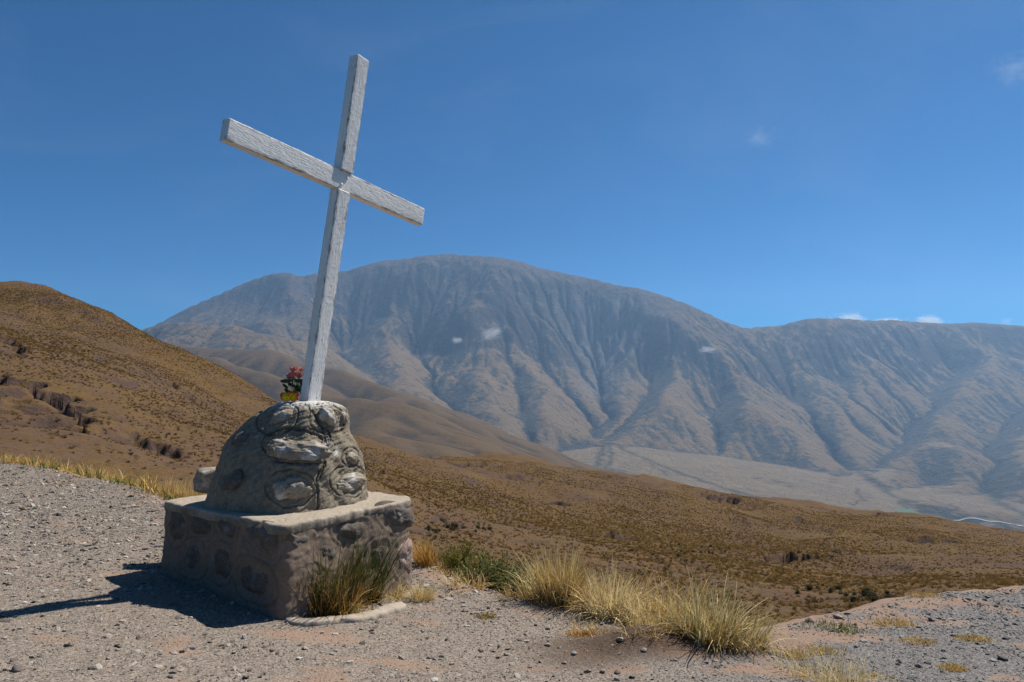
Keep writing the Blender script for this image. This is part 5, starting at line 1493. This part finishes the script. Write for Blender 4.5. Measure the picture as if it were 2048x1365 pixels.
for (px, py, rr, lab, sd, col) in ((1788, 1246, 0.15, "flat yellow grass mat nearest the brink on the right gravel", 51, STRAW), (1836, 1285, 0.13, "yellow grass mat in mid gravel, the left of a pair", 52, STRAW),
                              (1946, 1280, 0.13, "yellow grass mat in mid gravel, the right of a pair", 53, STRAW), (1904, 1338, 0.08, "smallest yellow grass mat near the bottom right corner", 54, STRAW),
                              (1850, 1192, 0.12, "straw mat on the brink of the right gravel", 55, STRAW), (1635, 1302, 0.14, "dry grass mat above the small hollow", 56, STRAW), (1583, 1310, 0.10, "thin dry mat left of the hollow's mat", 60, STRAW),
                              (122, 970, 0.30, "yellow dry mat on the gravel far left", 57, STRAW), (1660, 1256, 0.24, "low green cushion plant on the reddish brink", 58, GREEN + OLIVE), (970, 1235, .08, "tiny green sprout patch in front of the big fan tuft", 59, OLIVE + STRAW),
                              (1165, 1272, 0.12, "orange moss-like mat left of the earth hump", 61, ORANGE)):
    tuft(px, py, [blades(480, 0.045, 1.4, rr, col, 0.006, 3, 0.8, seed=sd, flat=0.6), blades(160, 0.04, 1.3, rr * 1.5, col, 0.005, 3, 0.8, seed=sd + 300, flat=0.5), blades(200, 0.05, 1.3, rr * 0.5, col, 0.006, 3, 0.8, (0.8, 0.2), sd + 600, flat=0.6)], lab, "grass_mat", "grass mat")

# short straw fringe along the brink (uncountable)
def fringe():
    parts = []; r = np.random.default_rng(77)
    pts = []
    for (ax, ay), (bx, by), n in (((862, 1140), (1060, 1200), 46), ((1060, 1202), (1420, 1276), 40), ((1150, 1268), (1300, 1262), 14), ((1430, 1290), (1530, 1300), 12)):
        for i in range(n):
            t = r.random(); pts.append((ax + (bx - ax) * t + r.normal(0, 6), ay + (by - ay) * t + r.normal(0, 5)))
    for i, (px, py) in enumerate(pts):
        p = ground_at(px, py); z = _gh(p.x, p.y)
        V, Fc, C = blades(26, 0.06 + 0.10 * r.random(), 0.9, 0.07, STRAW + ORANGE, 0.004, 3, 1.2, seed=1000 + i, tipcols=PALE + STRAW)
        parts.append((V + np.array([p.x, p.y, z - 0.005]), Fc, C))
    link("dry_grass", blade_mesh("dry_grass", parts), None, None, "stuff", "short dry straw littering the brink of the lookout")
    # green weeds along the left brink
    parts = []
    for i in range(420):
        t = r.random(); px = -60 + 420 * t
        py = np.interp(px, [q[0] for q in _edge_px_l], [q[1] for q in _edge_px_l]) + abs(r.normal(0, 5)) - 3
        p = ray_ground(px, py); d = r.random() * 1.3
        x, y = p.x + 0.5 * d, p.y + d
        z = _gh(x, y)
        dry = r.random() < 0.5
        V, Fc, C = blades(26, (0.10 + 0.14 * r.random()) * (1.8 if dry else 1), 0.75, 0.13, (STRAW + ORANGE) if dry else GREEN, 0.014, 3, 1.0, seed=2000 + i, tipcols=(STRAW if dry else GREEN + [(0.13, 0.17, 0.04)]))
        parts.append((V + np.array([x, y, z - 0.02]), Fc, C))
    link("weeds", blade_mesh("weeds", parts), None, None, "stuff", "low green weeds growing along the gravel's left brink")
fringe()
def brink_tuft(px, py, d, L, seed, lab):
    p = ray_ground(px, py); x, y = p.x + 0.3 * d, p.y + d; 
    root = empty("grass_tuft", (x, y, _gh(x, y) - 0.02), lab, "grass tuft")
    link("blades", blade_mesh("blades", [blades(300, L, 0.4, 0.16, ORANGE + STRAW, 0.010, 5, 0.8, seed=seed, tipcols=STRAW)]), None, root, "stuff")
brink_tuft(300, 985, 0.5, 0.50, 71, "straw tuft among the green weeds just left of the pedestal")
brink_tuft(338, 1000, 0.4, 0.40, 72, "straw tuft touching the pedestal's left corner from behind")
brink_tuft(76, 934, 0.8, 0.55, 73, "straw tuft among the weeds at the far left brink")

# green spiny shrub on the brink
def leafy_shrub(name, loc, rx, rz, nt, seed, cols, twigc, label, group=None, leaf=0.016, nleaf=34):
    r = np.random.default_rng(seed)
    root = empty(name, loc, label, "shrub", group)
    tw, lf, lc = [], [], []
    for i in range(nt):
        az = r.random() * 6.283; el = 0.15 + 1.3 * r.random() ** 0.8
        L = (0.55 + 0.5 * r.random())
        end = np.array([math.cos(az) * math.cos(el) * rx, math.sin(az) * math.cos(el) * rx * 0.8, 0.1 * rz + math.sin(el) * rz]) * L
        mid = end * 0.5 + r.normal(0, 0.06, 3) * rx
        t = np.linspace(0, 1, 7)[:, None]
        path = (1 - t) ** 2 * np.array([r.normal(0, 0.05), r.normal(0, 0.05), 0]) + 2 * t * (1 - t) * mid + t ** 2 * end
        tw.append(path)
        for j in range(nleaf):
            k = 0.25 + 0.75 * r.random(); ii = min(5, int(k * 6)); f = k * 6 - ii
            p = path[ii] * (1 - f) + path[ii + 1] * f + r.normal(0, 0.022, 3) * (rx / 0.35)
            a = r.normal(size=3); a /= np.linalg.norm(a); b = np.cross(a, r.normal(size=3)); b /= np.linalg.norm(b)
            s = leaf * (0.6 + 0.8 * r.random())
            lf.append(np.stack([p - a * s, p + b * s * 0.35, p + a * s, p - b * s * 0.35])); lc.append(np.array(cols[r.integers(len(cols))]) * (0.7 + 0.6 * r.random()))
    V = np.concatenate(lf); n = len(lf)
    me = mesh_np("leaves", V, np.arange(4 * n).reshape(n, 4), False)
    add_attr(me, "col", np.concatenate([np.repeat(np.array(lc), 4, 0), np.ones((4 * n, 1))], 1), 'FLOAT_COLOR'); me.materials.append(GRASS_MAT)
    o = link("foliage", me, None, root)
    Vs, Fs, k = [], [], 0
    for path in tw:
        m_ = len(path); w = np.linspace(0.005, 0.0018, m_)[:, None] * (rx / 0.35)
        ring = np.stack([path + w * np.array([math.cos(a), math.sin(a), 0]) for a in (0, 2.09, 4.19)], 1)
        Vs.append(ring.reshape(-1, 3)); Fs.append(grid_faces(m_, 3, wrap=True) + k); k += 3 * m_
    me = mesh_np("twigs", np.concatenate(Vs), np.concatenate(Fs))
    add_attr(me, "col", np.tile(np.array([*twigc, 1.0]), (k, 1)), 'FLOAT_COLOR'); me.materials.append(GRASS_MAT)
    link("twigs", me, None, root)
    return root
SHRUB_G = [(0.10, 0.15, 0.05), (0.15, 0.19, 0.065), (0.075, 0.11, 0.038), (0.19, 0.17, 0.06), (0.22, 0.17, 0.07)]
def spot(px, py, back):
    p = ground_at(px, py); x, y = p.x, p.y + back
    return Vector((x, y, _gh(x, y) - 0.03))
leafy_shrub("spiny_shrub", spot(985, 1182, 0.30), 0.55, 0.36, 190, 1, SHRUB_G, (0.22, 0.17, 0.06), "low spreading green spiny shrub left of the big fan tuft")
leafy_shrub("spiny_shrub", spot(912, 1156, 0.32), 0.42, 0.34, 110, 2, [(0.17, 0.16, 0.045), (0.25, 0.21, 0.06), (0.10, 0.12, 0.03)], (0.25, 0.18, 0.06), "yellowish thorny shrub between the pedestal and the green shrub")
leafy_shrub("spiny_shrub", spot(1045, 1194, 0.25), 0.34, 0.28, 90, 3, SHRUB_G, (0.2, 0.14, 0.06), "small dark green shrub tucked beside the big fan tuft")
leafy_shrub("spiny_shrub", spot(872, 1122, 0.5), 0.26, 0.40, 50, 4, [(0.20, 0.17, 0.05), (0.26, 0.2, 0.06), (0.08, 0.11, 0.03)], (0.22, 0.15, 0.05), "upright yellow-green shrub just behind the pedestal's right corner")

# dark shrubs down in the basin: one model, many individuals
def basin_shrubs():
    r = np.random.default_rng(99)
    src = [leafy_shrub("dark_shrub", (0, 0, -500), 0.85, 0.85, 60, 60 + i, [(0.085, 0.085, 0.04), (0.065, 0.068, 0.034), (0.12, 0.11, 0.05)], (0.12, 0.09, 0.05), "x", None, 0.09, 16) for i in range(3)]
    spots = []
    for i in range(24):
        t = r.random(); spots.append((1560 + 270 * t + r.normal(0, 10), 1172 + 36 * t + r.normal(0, 9), "dark bushy shrub in the gully row below the right-hand gravel brink", "shrubs in the gully below the right brink"))
    for i in range(24):
        spots.append((1250 + 200 * r.random(), 1095 + 18 * r.random() + r.normal(0, 4), "dark shrub in the scattered band across the basin behind the tufts", "shrubs in the band across the basin"))
    for i in range(16):
        spots.append((860 + 120 * r.random(), 1052 + 14 * r.random(), "dark shrub below the cut bank right of the pedestal", "shrubs below the cut bank"))
    for i in range(22):
        spots.append((1560 + 120 * r.random(), 1108 + 12 * r.random() + r.normal(0, 3), "dark shrub in the thin line higher up the basin", "shrubs in the higher line of the basin"))
    Ys = np.exp(np.linspace(math.log(14), math.log(330), 700))
    for i, (px, py, lab, grp) in enumerate(spots):
        a = (px - CX) / F_PX
        xs_ = a * Ys * 1.0; zz = slope_lookup(xs_, Ys)
        pyy = to_px(np.stack([xs_, Ys, zz], -1))[1]
        vis = np.minimum.accumulate(np.concatenate([[1e9], pyy[:-1]])) > pyy
        k = np.where(vis & (pyy <= py))[0]
        if len(k) == 0: continue
        k = k[0]
        s0 = src[i % 3]; s = 0.35 + 0.4 * r.random()
        c = s0.copy(); COL.objects.link(c); c.location = (xs_[k], Ys[k], zz[k] - 0.05); c.rotation_euler = (0, 0, r.random() * 6.28); c.scale = (s, s, s * (0.7 + 0.4 * r.random()))
        c["label"] = lab; c["group"] = grp
        for ch in s0.children:
            d = ch.copy(); COL.objects.link(d); d.parent = c
    for s0 in src:
        for ch in list(s0.children): bpy.data.objects.remove(ch)
        bpy.data.objects.remove(s0)
basin_shrubs()

# ------------------------------------------------------------------ loose stones one can pick out on the gravel
def loose_stones():
    m = NT("loose_stone"); v = m.coord("Object"); n = m.noise(v, 30, 5, 0.65); oi = m.n("ShaderNodeObjectInfo")
    c = m.mix(oi.outputs["Random"], (0.13, 0.11, 0.10), (0.33, 0.31, 0.29)); c = m.mix(m.math('MULTIPLY', n, 0.5), c, (0.10, 0.085, 0.075))
    mat = m.done(c, 0.9, m.bump(n, 0.6, 0.01), 0.15)
    r = np.random.default_rng(3)
    spots = [(1240, 1281, .030, "white pebble on the dark earth hump"), (1288, 1302, .022, "grey stone on the slope of the earth hump"), (33, 1342, .034, "flat dark stone in the bottom left corner"),
             (1148, 1309, .024, "flat pale stone in mid gravel below the earth hump"), (195, 1180, .02, "dark stone left of the mound's shadow tip"), (155, 1165, .02, "dark stone above the post's shadow"),
             (183, 986, .035, "reddish clod on the gravel left of the pedestal"), (200, 992, .025, "smaller reddish clod beside the larger one"), (8, 957, .03, "dark stone on the far left gravel edge"), (962, 1303, .022, "round grey stone right of the bare soil"),
             (1205, 1345, .024, "dark stone near the bottom edge, middle"), (1235, 1347, .026, "light stone near the bottom edge, middle"), (320, 1095, .04, "small dark stone touching the pedestal's left foot"), (2005, 1318, .035, "dark stone in the right gravel near the edge"),
             (1620, 1243, .05, "pinkish stone on the brink of the right gravel"), (1675, 1236, .04, "dark stone on the brink beside the pinkish one"), (1217, 1237, .03, "white stone at the foot of the bleached tuft"), (1183, 1224, .028, "pale stone at the left foot of the bleached tuft"), (387, 1298, .022, "stone below the pedestal's shadow")]
    for i, (px, py, s, lab) in enumerate(spots):
        p = ray_ground(px, py, fn=lambda x, y: ground_height(np.atleast_1d(x), np.atleast_1d(y))[0])
        mt = STONE_MATS[1] if "white" in lab else (STONE_MATS[2] if ("pink" in lab or "red" in lab) else mat)
        rock_object("loose_stone", (p.x, p.y, _gh(p.x, p.y) + s * 0.25), (s * (1.0 + 0.5 * r.random()), s, s * 0.6), 500 + i, mt, lab, "stone", "loose stones on the lookout", 3, rotz=r.random() * 6)
loose_stones()

# ------------------------------------------------------------------ valley floor: irrigated field, braided river
def far_z(x, y):
    fx = (x - far_xs[0]) / (far_xs[1] - far_xs[0]); fy = (y - far_ys[0]) / (far_ys[1] - far_ys[0])
    ix = np.clip(fx.astype(int), 0, len(far_xs) - 2); iy = np.clip(fy.astype(int), 0, len(far_ys) - 2)
    fx, fy = fx - ix, fy - iy
    Z = far_Z
    return Z[iy, ix] * (1 - fx) * (1 - fy) + Z[iy, ix + 1] * fx * (1 - fy) + Z[iy + 1, ix] * (1 - fx) * fy + Z[iy + 1, ix + 1] * fx * fy

def ray_far(px, py):
    Ys = np.linspace(4100, 12000, 3000); X = (px - CX) / F_PX * Ys
    pyy = to_px(np.stack([X, Ys, far_z(X, Ys)], -1))[1]
    k = np.where(pyy <= py)[0]
    k = k[0] if len(k) else 0
    return X[k], Ys[k]

def valley_things():
    def drape(name, quad, mat, lift, label, nn=10, kind="structure"):
        P = np.array([ray_far(*q) for q in quad])
        u = np.linspace(0, 1, nn)[None, :, None]; v = np.linspace(0, 1, nn)[:, None, None]
        G = (P[0] * (1 - u) + P[1] * u) * (1 - v) + (P[3] * (1 - u) + P[2] * u) * v
        Z = far_z(G[..., 0], G[..., 1]) + lift
        link(name, mesh_np(name, np.concatenate([G, Z[..., None]], -1).reshape(-1, 3), grid_faces(nn, nn)), mat, None, kind, label)
    m = NT("irrigated_green"); n = m.noise(m.coord("Object", (0.01, 0.01, 0.01)), 1.0, 3)
    drape("field", [(1778, 1024), (1806, 1020), (1858, 1042), (1826, 1042)], m.done(m.mix(n, (0.03, 0.09, 0.035), (0.05, 0.12, 0.05)), 0.9), 6.0, "green irrigated field on the valley floor")
    m = NT("river_gravel_bed"); n = m.noise(m.coord("Object", (0.01, 0.01, 0.01)), 2.0, 3)
    mat = m.done(m.mix(n, (0.20, 0.20, 0.19), (0.32, 0.32, 0.30)), 0.8)
    line = [(1850, 1040, 1.6), (1885, 1042, 2.2), (1915, 1039, 3.0), (1940, 1039, 3.0), (1965, 1045, 3.0), (2000, 1049, 3), (2025, 1053, 3.5), (2060, 1056, 4), (2120, 1060, 4)]
    C = np.array([ray_far(a, b) for a, b, w in line]); W = np.array([w for *_, w in line]) * 2.4
    t = np.linspace(0, len(C) - 1, 80); k = np.arange(len(C))
    x, y, w = np.interp(t, k, C[:, 0]), np.interp(t, k, C[:, 1]), np.interp(t, k, W)
    for _ in range(3): x[1:-1] = (x[:-2] + 2 * x[1:-1] + x[2:]) / 4; y[1:-1] = (y[:-2] + 2 * y[1:-1] + y[2:]) / 4
    tx, ty = np.gradient(x), np.gradient(y); l = np.hypot(tx, ty) + 1e-9
    rows = [np.stack([x - ty / l * w * s, y + tx / l * w * s], 1) for s in (-1, 0, 1)]
    G = np.stack(rows); Z = far_z(G[..., 0], G[..., 1]) + 5.0
    link("river", mesh_np("river", np.concatenate([G, Z[..., None]], -1).reshape(-1, 3), grid_faces(3, 80)), mat, None, "structure", "pale gravel river bed winding along the valley")
valley_things()

# ------------------------------------------------------------------ haze: the air of the valley
def build_haze():
    m = NT("valley_haze_air")
    pv = m.n("ShaderNodeVolumePrincipled")
    pv.inputs["Color"].default_value = (0.40, 0.66, 1.0, 1)
    pv.inputs["Density"].default_value = 3.2e-5
    pv.inputs["Anisotropy"].default_value = 0.32
    m.l(pv.outputs[0], m.out.inputs["Volume"])
    bm = bmesh.new(); bmesh.ops.create_cube(bm, size=1.0)
    me = bpy.data.meshes.new("haze"); bm.to_mesh(me); bm.free()
    o = link("haze", me, m.m, kind="stuff", label="pale blue haze filling the valley air")
    z0, z1 = -1150.0, 2280.0
    o.scale = (32000, 20000, z1 - z0); o.location = (0, 6000, (z0 + z1) / 2)
build_haze()

# ------------------------------------------------------------------ small clouds: wisps clinging to the slopes, puffs over the ridge, shreds in the open sky
def build_clouds():
    def cloud_mat(name, dens, scale, seed, thr, stretch=(1, 1, 1)):
        m = NT(name)
        tc = m.n("ShaderNodeTexCoord"); mp = m.n("ShaderNodeMapping"); mp.inputs["Location"].default_value = (seed, seed * 1.7, 0); mp.inputs["Scale"].default_value = stretch
        m.l(tc.outputs["Object"], mp.inputs[0])
        n = m.noise(mp.outputs[0], scale, 7, 0.68, 0.9)
        ln = m.n("ShaderNodeVectorMath", operation='LENGTH'); m.l(tc.outputs["Object"], ln.inputs[0])
        fall = m.ramp(ln.outputs["Value"], [(0.15, 1.0), (0.98, 0.0)])
        k = m.math('SUBTRACT', m.math('ADD', m.math('MULTIPLY', n, 1.0), m.math('MULTIPLY', fall, 0.45)), thr)
        d = m.math('MULTIPLY', m.math('MULTIPLY', m.math('MAXIMUM', k, 0.0), m.ramp(ln.outputs['Value'], [(0.8, 1.0), (0.99, 0.0)])), dens)
        pv = m.n("ShaderNodeVolumePrincipled"); pv.inputs["Color"].default_value = (0.99, 0.99, 0.99, 1); m.l(d, pv.inputs["Density"])
        m.l(pv.outputs[0], m.out.inputs["Volume"])
        return m.m
    bm = bmesh.new(); bmesh.ops.create_icosphere(bm, subdivisions=3, radius=1.0)
    ball = bpy.data.meshes.new("cloud"); bm.to_mesh(ball); bm.free()
    specs = [((915, 681, 7600), (120, 70, 70), 0.05, 2.4, 3.0, 0.72, (1, 1, 1), "small compact white cloud clinging to the mountainside, left of the wispy one"),
             ((985, 667, 7700), (380, 140, 190), 0.045, 3.2, 7.0, 0.82, (1, 1, 1.2), "wispy white cloud streaming up the middle of the mountainside"),
             ((1416, 700, 7500), (230, 100, 80), 0.05, 3.0, 11.0, 0.78, (1, 1, 1), "flat white cloud on the spur above the canyon"),
             ((1700, 640, 11300), (520, 180, 250), 0.06, 3.0, 15.0, 0.76, (1, 1, 1), "white cloud rising over the right ridge, the leftmost there"),
             ((1778, 647, 11400), (560, 180, 170), 0.06, 3.0, 17.0, 0.74, (1, 1, 1), "low strip of cloud peeping over the right ridge"),
             ((1858, 645, 11400), (520, 180, 230), 0.06, 3.0, 19.0, 0.76, (1, 1, 1), "second white puff over the right ridge"),
             ((1838, 657, 9400), (160, 90, 60), 0.02, 3.0, 23.0, 0.80, (1, 1, 1), "thin wisp just under the right ridge crest"),
             ((2012, 644, 11400), (260, 140, 170), 0.012, 3.0, 27.0, 0.80, (1, 1, 1), "faint shred over the right end of the ridge")]
    for i, (c, s, d, sc, sd, thr, st, lab) in enumerate(specs):
        o = bpy.data.objects.new("cloud", ball if i == 0 else ball.copy()); COL.objects.link(o)
        o.data.materials.clear(); o.data.materials.append(cloud_mat("cloud_vapour", d, sc, sd, thr, st))
        o.location = at(*c); o.scale = s; o.rotation_euler = (0, -0.42 if 'streaming' in lab else 0.0, 0)
        tag(o, lab, "cloud", "clouds")
    sky = [((1523, 275, 9000), (560, 260, 420), 0.0045, 3.0, 31.0, 0.84, (1, 1, 1), "small faint shred of cloud high in the open sky"),
           ((2030, 140, 9000), (800, 300, 560), 0.0045, 3.0, 37.0, 0.82, (1, 1, 1), "thin shred of cloud at the sky's upper right edge")]
    for c, s, d, sc, sd, thr, st, lab in sky:
        o = bpy.data.objects.new("cloud", ball.copy()); COL.objects.link(o)
        o.data.materials.clear(); o.data.materials.append(cloud_mat("cloud_vapour", d, sc, sd, thr, st))
        o.location = at(*c); o.scale = s
        tag(o, lab, "cloud", "clouds")
build_clouds()
